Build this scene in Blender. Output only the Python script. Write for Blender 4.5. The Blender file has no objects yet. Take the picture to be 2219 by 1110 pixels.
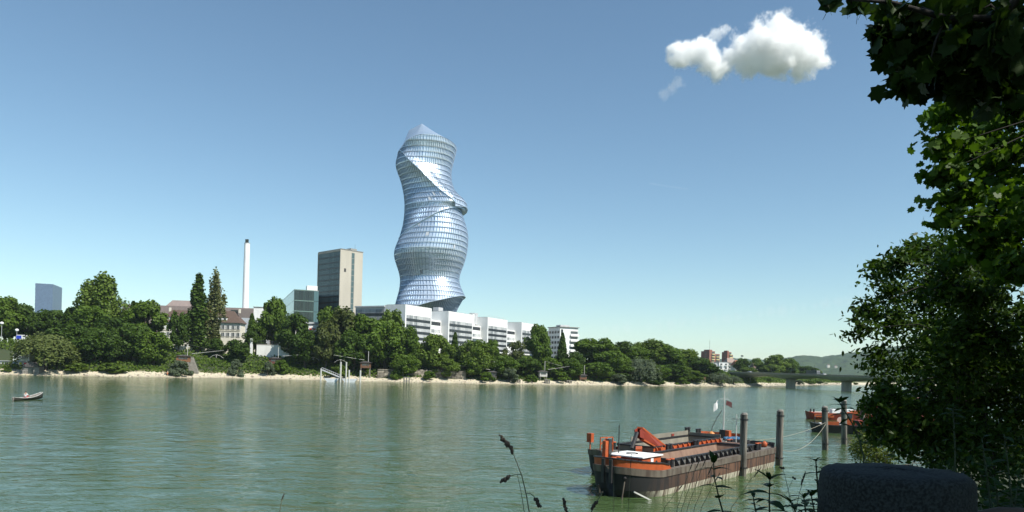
import bpy, bmesh, math, random
import numpy as np
from mathutils import Vector, Matrix

S = bpy.context.scene
COL = S.collection
RN = random.Random(11)
NR = np.random.default_rng(7)
rad = math.radians

# ---------------------------------------------------------------- camera
F, CX, CY, ROLL, H = 1585.0, 1109.5, 799.0, rad(1.5), 8.0
cam = bpy.data.cameras.new('camera')
cam.sensor_width = 36.0
cam.lens = 36.0 * F / 2219.0
cam.shift_y = (CY - 555.0) / 2219.0
cam.clip_start = 0.05
cam.clip_end = 30000
camo = bpy.data.objects.new('camera', cam)
COL.objects.link(camo)
camo.matrix_world = Matrix.Translation((0, 0, H)) @ Matrix.Rotation(-ROLL, 4, 'Y') @ Matrix.Rotation(rad(90), 4, 'X')
S.camera = camo

# ---------------------------------------------------------------- world, sun, exposure
SUN_AZ, SUN_EL = Vector((0.80, -0.60)).normalized(), rad(50)
tosun = Vector((SUN_AZ.x * math.cos(SUN_EL), SUN_AZ.y * math.cos(SUN_EL), math.sin(SUN_EL)))
W = bpy.data.worlds.new('World')
S.world = W
W.use_nodes = True
wn = W.node_tree
wn.nodes.clear()
sky = wn.nodes.new('ShaderNodeTexSky')
sky.sky_type = 'NISHITA'
sky.sun_disc = False
sky.sun_elevation = SUN_EL
sky.sun_rotation = math.atan2(SUN_AZ.x, SUN_AZ.y)
sky.altitude = 0
sky.air_density = 1.0
sky.dust_density = 0.2
sky.ozone_density = 0.6
bg = wn.nodes.new('ShaderNodeBackground')
bg.inputs['Strength'].default_value = 0.102
out = wn.nodes.new('ShaderNodeOutputWorld')
tint = wn.nodes.new('ShaderNodeMix')
tint.data_type = 'RGBA'
tint.blend_type = 'MULTIPLY'
tint.inputs['Factor'].default_value = 1.0
tint.inputs['B'].default_value = (0.84, 0.985, 0.985, 1)   # the camera's cool green white balance
wn.links.new(sky.outputs[0], tint.inputs['A'])
wn.links.new(tint.outputs['Result'], bg.inputs['Color'])
wn.links.new(bg.outputs[0], out.inputs['Surface'])

sun = bpy.data.lights.new('sun', 'SUN')
sun.energy = 5.0
sun.angle = rad(0.53)
sun.color = (1.0, 0.955, 0.87)
suno = bpy.data.objects.new('sun', sun)
COL.objects.link(suno)
suno.rotation_euler = tosun.to_track_quat('Z', 'Y').to_euler()
suno.location = (60, -60, 120)

S.view_settings.view_transform = 'Standard'
S.view_settings.look = 'None'
S.view_settings.exposure = 0.45
S.view_settings.gamma = 1.0
S.view_settings.use_curve_mapping = False
S.render.engine = 'CYCLES'
S.cycles.max_bounces = 24
S.cycles.diffuse_bounces = 3
S.cycles.glossy_bounces = 3
S.cycles.transmission_bounces = 3
S.cycles.transparent_max_bounces = 8
S.cycles.volume_bounces = 24
S.cycles.use_denoising = True
S.cycles.use_adaptive_sampling = True
S.cycles.adaptive_threshold = 0.02
S.cycles.caustics_reflective = False
S.cycles.caustics_refractive = False

# ---------------------------------------------------------------- helpers
cr, sr = math.cos(ROLL), math.sin(ROLL)


def P(px, py, D):
    xc, zc = (px - CX) / F, (CY - py) / F
    return Vector(((xc * cr - zc * sr) * D, D, H + (xc * sr + zc * cr) * D))


def G(px, py, z=0.0):
    xc, zc = (px - CX) / F, (CY - py) / F
    D = (z - H) / (xc * sr + zc * cr)
    return P(px, py, D)


def qx(px, py):
    xc, zc = (px - CX) / F, (CY - py) / F
    return xc * cr - zc * sr


def zat(px, py, D):
    return P(px, py, D).z


MATS = {}


def pmat(name, c1, c2=None, rough=0.7, metal=0.0, scale=1.0, bump=0.0, stretch=(1, 1, 1), detail=5.0, lo=0.35, hi=0.65, spec=0.5, island=0.0, bscale=None):
    if name in MATS:
        return MATS[name]
    m = bpy.data.materials.new(name)
    m.use_nodes = True
    nt = m.node_tree
    b = nt.nodes['Principled BSDF']
    b.inputs['Roughness'].default_value = rough
    b.inputs['Metallic'].default_value = metal
    b.inputs['Specular IOR Level'].default_value = spec
    if c2 is None:
        c2 = tuple(x * 0.82 for x in c1)
    tc = nt.nodes.new('ShaderNodeTexCoord')
    mp = nt.nodes.new('ShaderNodeMapping')
    mp.inputs['Scale'].default_value = stretch
    nt.links.new(tc.outputs['Object'], mp.inputs['Vector'])
    nz = nt.nodes.new('ShaderNodeTexNoise')
    nz.inputs['Scale'].default_value = scale
    nz.inputs['Detail'].default_value = detail
    nt.links.new(mp.outputs[0], nz.inputs['Vector'])
    rp = nt.nodes.new('ShaderNodeMapRange')
    rp.inputs['From Min'].default_value = lo
    rp.inputs['From Max'].default_value = hi
    nt.links.new(nz.outputs['Fac'], rp.inputs['Value'])
    mx = nt.nodes.new('ShaderNodeMix')
    mx.data_type = 'RGBA'
    mx.inputs['A'].default_value = (*c1, 1)
    mx.inputs['B'].default_value = (*c2, 1)
    fac = rp.outputs[0]
    if island > 0:
        ge = nt.nodes.new('ShaderNodeNewGeometry')
        ad = nt.nodes.new('ShaderNodeMix')
        ad.inputs['Factor'].default_value = island
        nt.links.new(rp.outputs[0], ad.inputs['A'])
        nt.links.new(ge.outputs['Random Per Island'], ad.inputs['B'])
        fac = ad.outputs['Result']
    nt.links.new(fac, mx.inputs['Factor'])
    nt.links.new(mx.outputs['Result'], b.inputs['Base Color'])
    if bump > 0:
        bp = nt.nodes.new('ShaderNodeBump')
        bp.inputs['Strength'].default_value = 1.0
        bp.inputs['Distance'].default_value = bump
        src = nz
        if bscale:
            src = nt.nodes.new('ShaderNodeTexNoise')
            src.inputs['Scale'].default_value = bscale
            src.inputs['Detail'].default_value = 6
            nt.links.new(mp.outputs[0], src.inputs['Vector'])
        nt.links.new(src.outputs['Fac'], bp.inputs['Height'])
        nt.links.new(bp.outputs[0], b.inputs['Normal'])
    MATS[name] = m
    return m


def leafmat(name, c1, c2, trans=0.3, rough=0.55, objvar=0.35):
    if name in MATS:
        return MATS[name]
    m = bpy.data.materials.new(name)
    m.use_nodes = True
    nt = m.node_tree
    b = nt.nodes['Principled BSDF']
    b.inputs['Roughness'].default_value = rough
    b.inputs['Specular IOR Level'].default_value = 0.12
    ge = nt.nodes.new('ShaderNodeNewGeometry')
    oi = nt.nodes.new('ShaderNodeObjectInfo')
    ad = nt.nodes.new('ShaderNodeMix')
    ad.inputs['Factor'].default_value = objvar
    nt.links.new(ge.outputs['Random Per Island'], ad.inputs['A'])
    nt.links.new(oi.outputs['Random'], ad.inputs['B'])
    mx = nt.nodes.new('ShaderNodeMix')
    mx.data_type = 'RGBA'
    mx.inputs['A'].default_value = (*c1, 1)
    mx.inputs['B'].default_value = (*c2, 1)
    nt.links.new(ad.outputs['Result'], mx.inputs['Factor'])
    nt.links.new(mx.outputs['Result'], b.inputs['Base Color'])
    tr = nt.nodes.new('ShaderNodeBsdfTranslucent')
    mt = nt.nodes.new('ShaderNodeMix')
    mt.data_type = 'RGBA'
    mt.blend_type = 'MULTIPLY'
    mt.inputs['Factor'].default_value = 1.0
    mt.inputs['B'].default_value = (1.4, 1.5, 0.5, 1)
    nt.links.new(mx.outputs['Result'], mt.inputs['A'])
    nt.links.new(mt.outputs['Result'], tr.inputs['Color'])
    ms = nt.nodes.new('ShaderNodeMixShader')
    ms.inputs['Fac'].default_value = trans
    nt.links.new(b.outputs[0], ms.inputs[1])
    nt.links.new(tr.outputs[0], ms.inputs[2])
    nt.links.new(ms.outputs[0], nt.nodes['Material Output'].inputs['Surface'])
    MATS[name] = m
    return m


def glassmat(name, col, rough=0.08, metal=0.0, spec=0.8, col2=None, island=1.0):
    return pmat(name, col, col2 or tuple(x * 0.6 for x in col), rough=rough, metal=metal, scale=0.5, spec=spec, island=island)


def link(o, parent=None):
    COL.objects.link(o)
    if parent is not None:
        o.parent = parent
    return o


def tag(o, label=None, cat=None, group=None, kind=None):
    if label: o['label'] = label
    if cat: o['category'] = cat
    if group: o['group'] = group
    if kind: o['kind'] = kind
    return o


def empty(name, loc=(0, 0, 0), rz=0.0, label=None, cat=None, group=None):
    o = bpy.data.objects.new(name, None)
    o.empty_display_size = 0.5
    COL.objects.link(o)
    o.location = loc
    o.rotation_euler = (0, 0, rz)
    return tag(o, label, cat, group)


class MB:
    def __init__(s):
        s.v = []
        s.f = []

    def quad(s, *p):
        i = len(s.v)
        s.v += [tuple(x) for x in p]
        s.f.append(tuple(range(i, i + len(p))))

    def box(s, x0, x1, y0, y1, z0, z1):
        i = len(s.v)
        s.v += [(x0, y0, z0), (x1, y0, z0), (x1, y1, z0), (x0, y1, z0), (x0, y0, z1), (x1, y0, z1), (x1, y1, z1), (x0, y1, z1)]
        s.f += [(i, i + 3, i + 2, i + 1), (i + 4, i + 5, i + 6, i + 7), (i, i + 1, i + 5, i + 4), (i + 1, i + 2, i + 6, i + 5), (i + 2, i + 3, i + 7, i + 6), (i + 3, i, i + 4, i + 7)]
        return s

    def hexa(s, p):   # 8 points: bottom 4 ccw, top 4 ccw
        i = len(s.v)
        s.v += [tuple(x) for x in p]
        s.f += [(i, i + 3, i + 2, i + 1), (i + 4, i + 5, i + 6, i + 7), (i, i + 1, i + 5, i + 4), (i + 1, i + 2, i + 6, i + 5), (i + 2, i + 3, i + 7, i + 6), (i + 3, i, i + 4, i + 7)]
        return s

    def beam(s, a, b, w, h=None):
        a, b = Vector(a), Vector(b)
        h = h or w
        d = (b - a).normalized()
        sd = d.cross(Vector((0, 0, 1)))
        if sd.length < 1e-4: sd = Vector((1, 0, 0))
        sd.normalize()
        up = sd.cross(d).normalized()
        q = []
        for p in (a, b):
            q += [p - sd * w / 2 - up * h / 2, p + sd * w / 2 - up * h / 2, p + sd * w / 2 + up * h / 2, p - sd * w / 2 + up * h / 2]
        return s.hexa(q)

    def tube(s, pts, rs, n=8, cap=True):
        pts = [Vector(p) for p in pts]
        if not hasattr(rs, '__len__'): rs = [rs] * len(pts)
        i0 = len(s.v)
        pu = None
        for k, p in enumerate(pts):
            d = (pts[min(k + 1, len(pts) - 1)] - pts[max(k - 1, 0)]).normalized()
            if pu is None:
                pu = d.cross(Vector((0.31, 0.9, 0.2)))
                if pu.length < 1e-3: pu = d.cross(Vector((1, 0, 0)))
            pu = (pu - d * pu.dot(d)).normalized()
            w = d.cross(pu)
            for j in range(n):
                a = 2 * math.pi * j / n
                s.v.append(tuple(p + (pu * math.cos(a) + w * math.sin(a)) * rs[k]))
        for k in range(len(pts) - 1):
            for j in range(n):
                a, b = i0 + k * n + j, i0 + k * n + (j + 1) % n
                s.f.append((a, b, b + n, a + n))
        if cap:
            s.f.append(tuple(i0 + j for j in reversed(range(n))))
            s.f.append(tuple(i0 + (len(pts) - 1) * n + j for j in range(n)))
        return s

    def loft(s, rings, closed=True, cap0=False, cap1=False):
        i0 = len(s.v)
        n = len(rings[0])
        for r in rings: s.v += [tuple(p) for p in r]
        for k in range(len(rings) - 1):
            for j in range(n if closed else n - 1):
                a, b = i0 + k * n + j, i0 + k * n + (j + 1) % n
                s.f.append((a, b, b + n, a + n))
        if cap0: s.f.append(tuple(i0 + j for j in reversed(range(n))))
        if cap1: s.f.append(tuple(i0 + (len(rings) - 1) * n + j for j in range(n)))
        return s

    def blob(s, c, r, seed=0, sub=1, jit=0.12):
        bm = bmesh.new()
        bmesh.ops.create_icosphere(bm, subdivisions=sub, radius=1.0)
        rr = random.Random(seed)
        i0 = len(s.v)
        bm.verts.ensure_lookup_table()
        for v in bm.verts:
            k = 1 + rr.uniform(-jit, jit)
            s.v.append((c[0] + v.co.x * r[0] * k, c[1] + v.co.y * r[1] * k, c[2] + v.co.z * r[2] * k))
        for f in bm.faces: s.f.append(tuple(i0 + v.index for v in f.verts))
        bm.free()
        return s

    def mesh(s, name, mat, smooth=False):
        me = bpy.data.meshes.new(name)
        me.from_pydata(s.v, [], s.f)
        if mat: me.materials.append(mat)
        if smooth:
            me.polygons.foreach_set('use_smooth', [True] * len(me.polygons))
        me.update()
        return me

    def build(s, name, mat, parent=None, smooth=False, fix=False):
        me = s.mesh(name, mat, smooth)
        if fix:
            bm = bmesh.new(); bm.from_mesh(me)
            bmesh.ops.recalc_face_normals(bm, faces=bm.faces)
            bm.to_mesh(me); bm.free()
        return link(bpy.data.objects.new(name, me), parent)


def bx(name, mat, parent, *a):
    return MB().box(*a).build(name, mat, parent)


def fbox(mb, face, a0, a1, z0, z1, d0, d1):
    """a box standing proud of the right (R: local y=0) or the left (L: local x=0) face"""
    if face == 'R': mb.box(a0, a1, -d1, -d0, z0, z1)
    else: mb.box(-d1, -d0, a0, a1, z0, z1)
    return mb


def corner_frame(name, pA, pB, pC, py, DB, phi, label, cat, group=None, zb=14.0):
    """rectangular building with its near corner on pixel column pB; returns root, length right, length left"""
    q = qx(pB, py)
    B = Vector((q * DB, DB))
    e1 = Vector((math.cos(phi), math.sin(phi)))
    e2 = Vector((-e1.y, e1.x))
    def ln(px, e):
        k = qx(px, py)
        return (k * B.y - B.x) / (e.x - k * e.y)
    L1, L2 = ln(pC, e1), ln(pA, e2)
    o = empty(name, (B.x, B.y, zb), phi, label, cat, group)
    return o, L1, L2, lambda px: ln(px, e1), lambda px: ln(px, e2)


def rel_z(px, py, D, zb=14.0):
    return zat(px, py, D) - zb


def leafcloud(pos, size, tmpl, nrm=None, jit=0.9, aspect=None):
    """pos (N,3) leaf centres; tmpl list of 2-D points (one polygon); returns a mesh data block"""
    pos = np.asarray(pos, float)
    n = len(pos)
    base = NR.normal(size=(n, 3))
    base /= np.linalg.norm(base, axis=1)[:, None] + 1e-9
    nv = base * jit + (nrm if nrm is not None else np.array([0, 0, 0.35]))
    nv /= np.linalg.norm(nv, axis=1)[:, None] + 1e-9
    t = NR.normal(size=(n, 3))
    t -= nv * (t * nv).sum(1)[:, None]
    t /= np.linalg.norm(t, axis=1)[:, None] + 1e-9
    b = np.cross(nv, t)
    T = np.asarray(tmpl, float)
    k = len(T)
    size = np.broadcast_to(np.asarray(size, float), (n,))
    v = pos[:, None, :] + (t[:, None, :] * T[None, :, 0, None] + b[:, None, :] * T[None, :, 1, None]) * size[:, None, None]
    if T.shape[1] == 3:
        v = v + nv[:, None, :] * T[None, :, 2, None] * size[:, None, None]
    return v.reshape(-1, 3), k


def poly_mesh(name, v, k, mat):
    n = len(v) // k
    me = bpy.data.meshes.new(name)
    me.vertices.add(len(v))
    me.vertices.foreach_set('co', np.asarray(v, np.float32).ravel())
    me.loops.add(n * k)
    me.loops.foreach_set('vertex_index', np.arange(n * k, dtype=np.int32))
    me.polygons.add(n)
    me.polygons.foreach_set('loop_start', np.arange(0, n * k, k, dtype=np.int32))
    me.update(calc_edges=True)
    me.materials.append(mat)
    return me


QUAD = [(-.5, -.36), (.1, -.5), (.55, .05), (.05, .5), (-.45, .3)]
MAPLE = [(0, -.48), (.12, -.40), (.38, -.42), (.36, -.18), (.58, .02), (.42, .12), (.40, .34), (.20, .30), (0, .58), (-.20, .30), (-.40, .34), (-.42, .12), (-.58, .02), (-.36, -.18), (-.38, -.42), (-.12, -.40)]
OVAL = [(0, -.55), (.2, -.25), (.24, .05), (.12, .38), (0, .58), (-.12, .38), (-.24, .05), (-.2, -.25)]
# ---------------------------------------------------------------- terrain of the far bank
bank = [G(*p) for p in ((0, 812), (150, 815), (400, 818.5), (560, 820.5), (900, 829), (1100, 832.5), (1350, 836), (1600, 838))]
bank = [(p.x, p.y) for p in bank]
BD = Vector((math.cos(rad(25)), math.sin(rad(25))))
BN = Vector((-BD.y, BD.x))
pts = [(bank[0][0] - 700 * BD.x, bank[0][1] - 700 * BD.y - 60)] + bank + [(P(1700, 835, 590).x, 590), (P(1790, 833, 720).x, 720), (520, 960), (1400, 1700), (3600, 2900)]
ba = [p[0] * BD.x + p[1] * BD.y for p in pts]
bb = [p[0] * BN.x + p[1] * BN.y for p in pts]


def bank_t(x, y):
    a = x * BD.x + y * BD.y
    return x * BN.x + y * BN.y - float(np.interp(a, ba, bb)), a


A_BR = 169 * BD.x + 539 * BD.y


def wob(x, y):
    return math.sin(x * .21 + 1.3 * math.sin(y * .13)) * .5 + math.sin(x * .07 - y * .11) * .5 + math.sin(x * .63 + y * .4) * .25


def terr(x, y):
    t, a = bank_t(x, y)
    zt = float(np.interp(a, [A_BR - 130, A_BR - 40, A_BR + 200], [14, 9.5, 8.0]))
    z = float(np.interp(t, [-50, -5, 0, 7, 10, 22, 44, 60], [-4, -1.3, -.05, 1.35, 2.4, 6, zt, zt]))
    if t > 2: z += wob(x, y) * min(.5, (t - 2) * .06)
    elif t > -5: z += wob(x * 2.3, y * 2.1) * .16
    return z


def at_bank(px, t, py=790):
    q = qx(px, py)
    lo, hi = 150.0, 2500.0
    for _ in range(50):
        m = (lo + hi) / 2
        if bank_t(q * m, m)[0] < t: lo = m
        else: hi = m
    return Vector((q * lo, lo, terr(q * lo, lo)))


tv, tf = [], []
aa = list(np.linspace(ba[0], ba[1], 12)[:-1]) + list(np.linspace(ba[1], ba[10], 170)) + list(np.linspace(ba[10], ba[-1], 24)[1:])
ts = [-45, -12, -6, -3, -1, 0, 1, 2.5, 4, 6, 8, 9.5, 11, 14, 18, 22, 27, 32, 38, 44, 52, 62, 80, 120, 200, 400, 900, 2500, 8000]
for a in aa:
    b0 = float(np.interp(a, ba, bb))
    for t in ts:
        x, y = a * BD.x + (b0 + t) * BN.x, a * BD.y + (b0 + t) * BN.y
        tv.append((x, y, terr(x, y)))
n = len(ts)
for i in range(len(aa) - 1):
    for j in range(n - 1):
        tf.append((i * n + j, (i + 1) * n + j, (i + 1) * n + j + 1, i * n + j + 1))
me = bpy.data.meshes.new('far_bank')
me.from_pydata(tv, [], tf)
# sand low down, scrubby soil above (height based bands of real material)
mt = bpy.data.materials.new('bank_soil')
mt.use_nodes = True
nt = mt.node_tree
b = nt.nodes['Principled BSDF']
b.inputs['Roughness'].default_value = .95
ge = nt.nodes.new('ShaderNodeNewGeometry')
sx = nt.nodes.new('ShaderNodeSeparateXYZ')
nt.links.new(ge.outputs['Position'], sx.inputs[0])
nz = nt.nodes.new('ShaderNodeTexNoise'); nz.inputs['Scale'].default_value = .12; nz.inputs['Detail'].default_value = 6
nt.links.new(ge.outputs['Position'], nz.inputs['Vector'])
ad = nt.nodes.new('ShaderNodeMath'); ad.operation = 'MULTIPLY_ADD'
ad.inputs[1].default_value = 1.6
nt.links.new(nz.outputs['Fac'], ad.inputs[0]); nt.links.new(sx.outputs['Z'], ad.inputs[2])
rp = nt.nodes.new('ShaderNodeValToRGB')
rp.color_ramp.elements[0].position = 0.0; rp.color_ramp.elements[0].color = (.20, .175, .12, 1)
rp.color_ramp.elements[1].position = 1.0; rp.color_ramp.elements[1].color = (.035, .05, .018, 1)
for p, c in ((.09, (.33, .29, .205, 1)), (.14, (.46, .41, .30, 1)), (.30, (.50, .445, .33, 1)), (.40, (.12, .115, .05, 1)), (.5, (.04, .055, .02, 1))):
    e = rp.color_ramp.elements.new(p); e.color = c
mr = nt.nodes.new('ShaderNodeMapRange'); mr.inputs['From Min'].default_value = 0; mr.inputs['From Max'].default_value = 9
nt.links.new(ad.outputs[0], mr.inputs['Value']); nt.links.new(mr.outputs[0], rp.inputs[0])
n2 = nt.nodes.new('ShaderNodeTexNoise'); n2.inputs['Scale'].default_value = 1.4; n2.inputs['Detail'].default_value = 8
nt.links.new(ge.outputs['Position'], n2.inputs['Vector'])
mm = nt.nodes.new('ShaderNodeMix'); mm.data_type = 'RGBA'; mm.blend_type = 'MULTIPLY'; mm.inputs['Factor'].default_value = .45
nt.links.new(rp.outputs[0], mm.inputs['A']); nt.links.new(n2.outputs['Color'], mm.inputs['B'])
m3 = nt.nodes.new('ShaderNodeMix'); m3.data_type = 'RGBA'; m3.blend_type = 'MULTIPLY'; m3.inputs['Factor'].default_value = 1
m3.inputs['B'].default_value = (1.28, 1.28, 1.28, 1)
nt.links.new(mm.outputs['Result'], m3.inputs['A'])
nt.links.new(m3.outputs['Result'], b.inputs['Base Color'])
me.materials.append(mt)
me.polygons.foreach_set('use_smooth', [True] * len(me.polygons))
tag(link(bpy.data.objects.new('far_bank', me)), kind='structure')

# ---------------------------------------------------------------- river
mw = bpy.data.materials.new('river_water')
mw.use_nodes = True
nt = mw.node_tree
b = nt.nodes['Principled BSDF']
b.inputs['Roughness'].default_value = .07
b.inputs['IOR'].default_value = 1.33
b.inputs['Specular IOR Level'].default_value = .5
ge = nt.nodes.new('ShaderNodeNewGeometry')
def wnoise(scale, sxyz, det, rot=0.0, dist=0.0):
    mp = nt.nodes.new('ShaderNodeMapping'); mp.inputs['Scale'].default_value = sxyz
    mp.inputs['Rotation'].default_value = (0, 0, rot)
    nt.links.new(ge.outputs['Position'], mp.inputs['Vector'])
    z = nt.nodes.new('ShaderNodeTexNoise'); z.inputs['Scale'].default_value = scale; z.inputs['Detail'].default_value = det
    z.inputs['Distortion'].default_value = dist
    nt.links.new(mp.outputs[0], z.inputs['Vector'])
    return z
fine = wnoise(1.3, (.60, 1.0, 1), 4, .3, .6)
mid = wnoise(.36, (.62, 1.0, 1), 5, .25, 1.2)
big = wnoise(.045, (.5, 1.1, 1), 4, .35, 1.2)
patch = wnoise(.018, (.6, 1.6, 1), 5, .3, 1.5)
pr = nt.nodes.new('ShaderNodeMapRange'); pr.inputs['From Min'].default_value = .36; pr.inputs['From Max'].default_value = .62
pr.inputs['To Min'].default_value = .35; pr.inputs['To Max'].default_value = 1.0
nt.links.new(patch.outputs['Fac'], pr.inputs['Value'])
def bump(src, dist, prev=None, strength=None):
    bp = nt.nodes.new('ShaderNodeBump'); bp.inputs['Distance'].default_value = dist; bp.inputs['Strength'].default_value = 1
    nt.links.new(src.outputs['Fac'], bp.inputs['Height'])
    if strength is not None: nt.links.new(strength, bp.inputs['Strength'])
    if prev is not None: nt.links.new(prev.outputs[0], bp.inputs['Normal'])
    return bp
b1 = bump(big, .45)
b2 = bump(mid, .24, b1)
b3 = bump(fine, .13, b2, pr.outputs[0])
nt.links.new(b3.outputs[0], b.inputs['Normal'])
cm = nt.nodes.new('ShaderNodeMix'); cm.data_type = 'RGBA'
cm.inputs['A'].default_value = (.043, .076, .026, 1); cm.inputs['B'].default_value = (.064, .104, .040, 1)
nt.links.new(big.outputs['Fac'], cm.inputs['Factor'])
nt.links.new(cm.outputs['Result'], b.inputs['Base Color'])
wm = MB(); wm.quad((-3000, 3, 0), (6000, 3, 0), (6000, 5000, 0), (-3000, 5000, 0))
tag(wm.build('river', mw), kind='structure')

# ---------------------------------------------------------------- near bank (camera stands on it)
nb = MB()
edge = [(-300, -75), (-60, -14), (-8, 2.2), (3.2, 4.6), (7.5, 11), (14, 24), (46, 74), (150, 170), (420, 330), (1500, 800)]
rows = []
for k, (x, y) in enumerate(edge):
    x0, y0 = edge[max(k - 1, 0)]; x1, y1 = edge[min(k + 1, len(edge) - 1)]
    d = Vector((x1 - x0, y1 - y0)).normalized(); nn = Vector((-d.y, d.x))
    zt = 6.4 if k < 5 else 3.2
    rows.append([(x + nn.x * 3, y + nn.y * 3, -1.6), (x + nn.x * 2.2, y + nn.y * 2.2, .4), (x + nn.x * .6, y + nn.y * .6, zt - 1.2), (x, y, zt), (x - nn.x * 6, y - nn.y * 6, zt + .05), (x - nn.x * 60 + 30, y - nn.y * 60 - 20, zt + .2), (x + 400, y - 700, zt + .4)])
i0 = 0
for r in rows: nb.v += r
m_ = len(rows[0])
for i in range(len(rows) - 1):
    for j in range(m_ - 1):
        nb.f.append((i * m_ + j, i * m_ + j + 1, (i + 1) * m_ + j + 1, (i + 1) * m_ + j))
MSOIL = pmat('near_soil', (.05, .055, .025), (.022, .03, .012), rough=.95, scale=1.2, bump=.08)
tag(nb.build('near_bank', MSOIL, fix=True), kind='structure')

# ---------------------------------------------------------------- hills far upstream
def hills(name, prof, D, depth, seed, mat):
    rr = random.Random(seed)
    pxs = np.arange(prof[0][0], prof[-1][0] + 1, 5)
    top = np.interp(pxs, [p[0] for p in prof], [p[1] for p in prof])
    v, f = [], []
    nr = 26
    for i, px in enumerate(pxs):
        py = top[i] + .5 * math.sin(px * .17) + .35 * math.sin(px * .41 + 1) + rr.uniform(-.3, .3)
        zt = zat(px, py, D)
        for j in range(nr):
            k = j / (nr - 1)
            d = D - depth * (1 - k)
            z = 4 + (zt - 4) * (math.sin(min(k, 1) * math.pi / 2) ** 1.4)
            z += (math.sin(px * .05 + j * .8) + math.sin(px * .13 - j * .5) + rr.uniform(-.7, .7)) * zt * .02 * math.sin(k * math.pi)
            v.append((qx(px, py) * d, d, z))
        v.append((qx(px, py) * (D + depth), D + depth, 0))
    m = nr + 1
    for i in range(len(pxs) - 1):
        for j in range(m - 1): f.append((i * m + j, (i + 1) * m + j, (i + 1) * m + j + 1, i * m + j + 1))
    me = bpy.data.meshes.new(name); me.from_pydata(v, [], f); me.materials.append(mat)
    me.polygons.foreach_set('use_smooth', [True] * len(me.polygons))
    return tag(link(bpy.data.objects.new(name, me)), kind='structure')
MHILL = pmat('hill_forest', (.048, .075, .026), (.022, .038, .014), rough=1, scale=.02, detail=8, bump=12, bscale=.025, spec=.1)
hills('hill_ridge', [(1380, 800), (1480, 786), (1530, 780), (1590, 776), (1640, 780), (1690, 782), (1760, 795), (1800, 800)], 7000, 1500, 3, MHILL)
hills('wooded_hill', [(1640, 800), (1675, 783), (1700, 776), (1745, 770), (1780, 774), (1820, 769), (1868, 762), (1940, 752), (2060, 742), (2300, 748), (2500, 790)], 5000, 1400, 5, MHILL)

# ---------------------------------------------------------------- haze
hz = bpy.data.materials.new('haze_air')
hz.use_nodes = True
nt = hz.node_tree; nt.nodes.clear()
pv = nt.nodes.new('ShaderNodeVolumePrincipled')
pv.inputs['Color'].default_value = (.72, .86, 1, 1)
pv.inputs['Density'].default_value = 0.00004
pv.inputs['Anisotropy'].default_value = 0.0
o_ = nt.nodes.new('ShaderNodeOutputMaterial')
nt.links.new(pv.outputs[0], o_.inputs['Volume'])
hb = MB().box(-9900, 9900, -1400, 9900, -6, 330).build('haze', hz)
hb['kind'] = 'stuff'

# ---------------------------------------------------------------- clouds: density fields on a voxel grid
cmat = bpy.data.materials.new('cloud_vapour')
cmat.use_nodes = True
nt = cmat.node_tree; nt.nodes.clear()
pv = nt.nodes.new('ShaderNodeVolumePrincipled')
pv.inputs['Color'].default_value = (1, 1, 1, 1)
pv.inputs['Density'].default_value = 0.075
pv.inputs['Anisotropy'].default_value = 0.0
o_ = nt.nodes.new('ShaderNodeOutputMaterial')
nt.links.new(pv.outputs[0], o_.inputs['Volume'])


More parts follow.
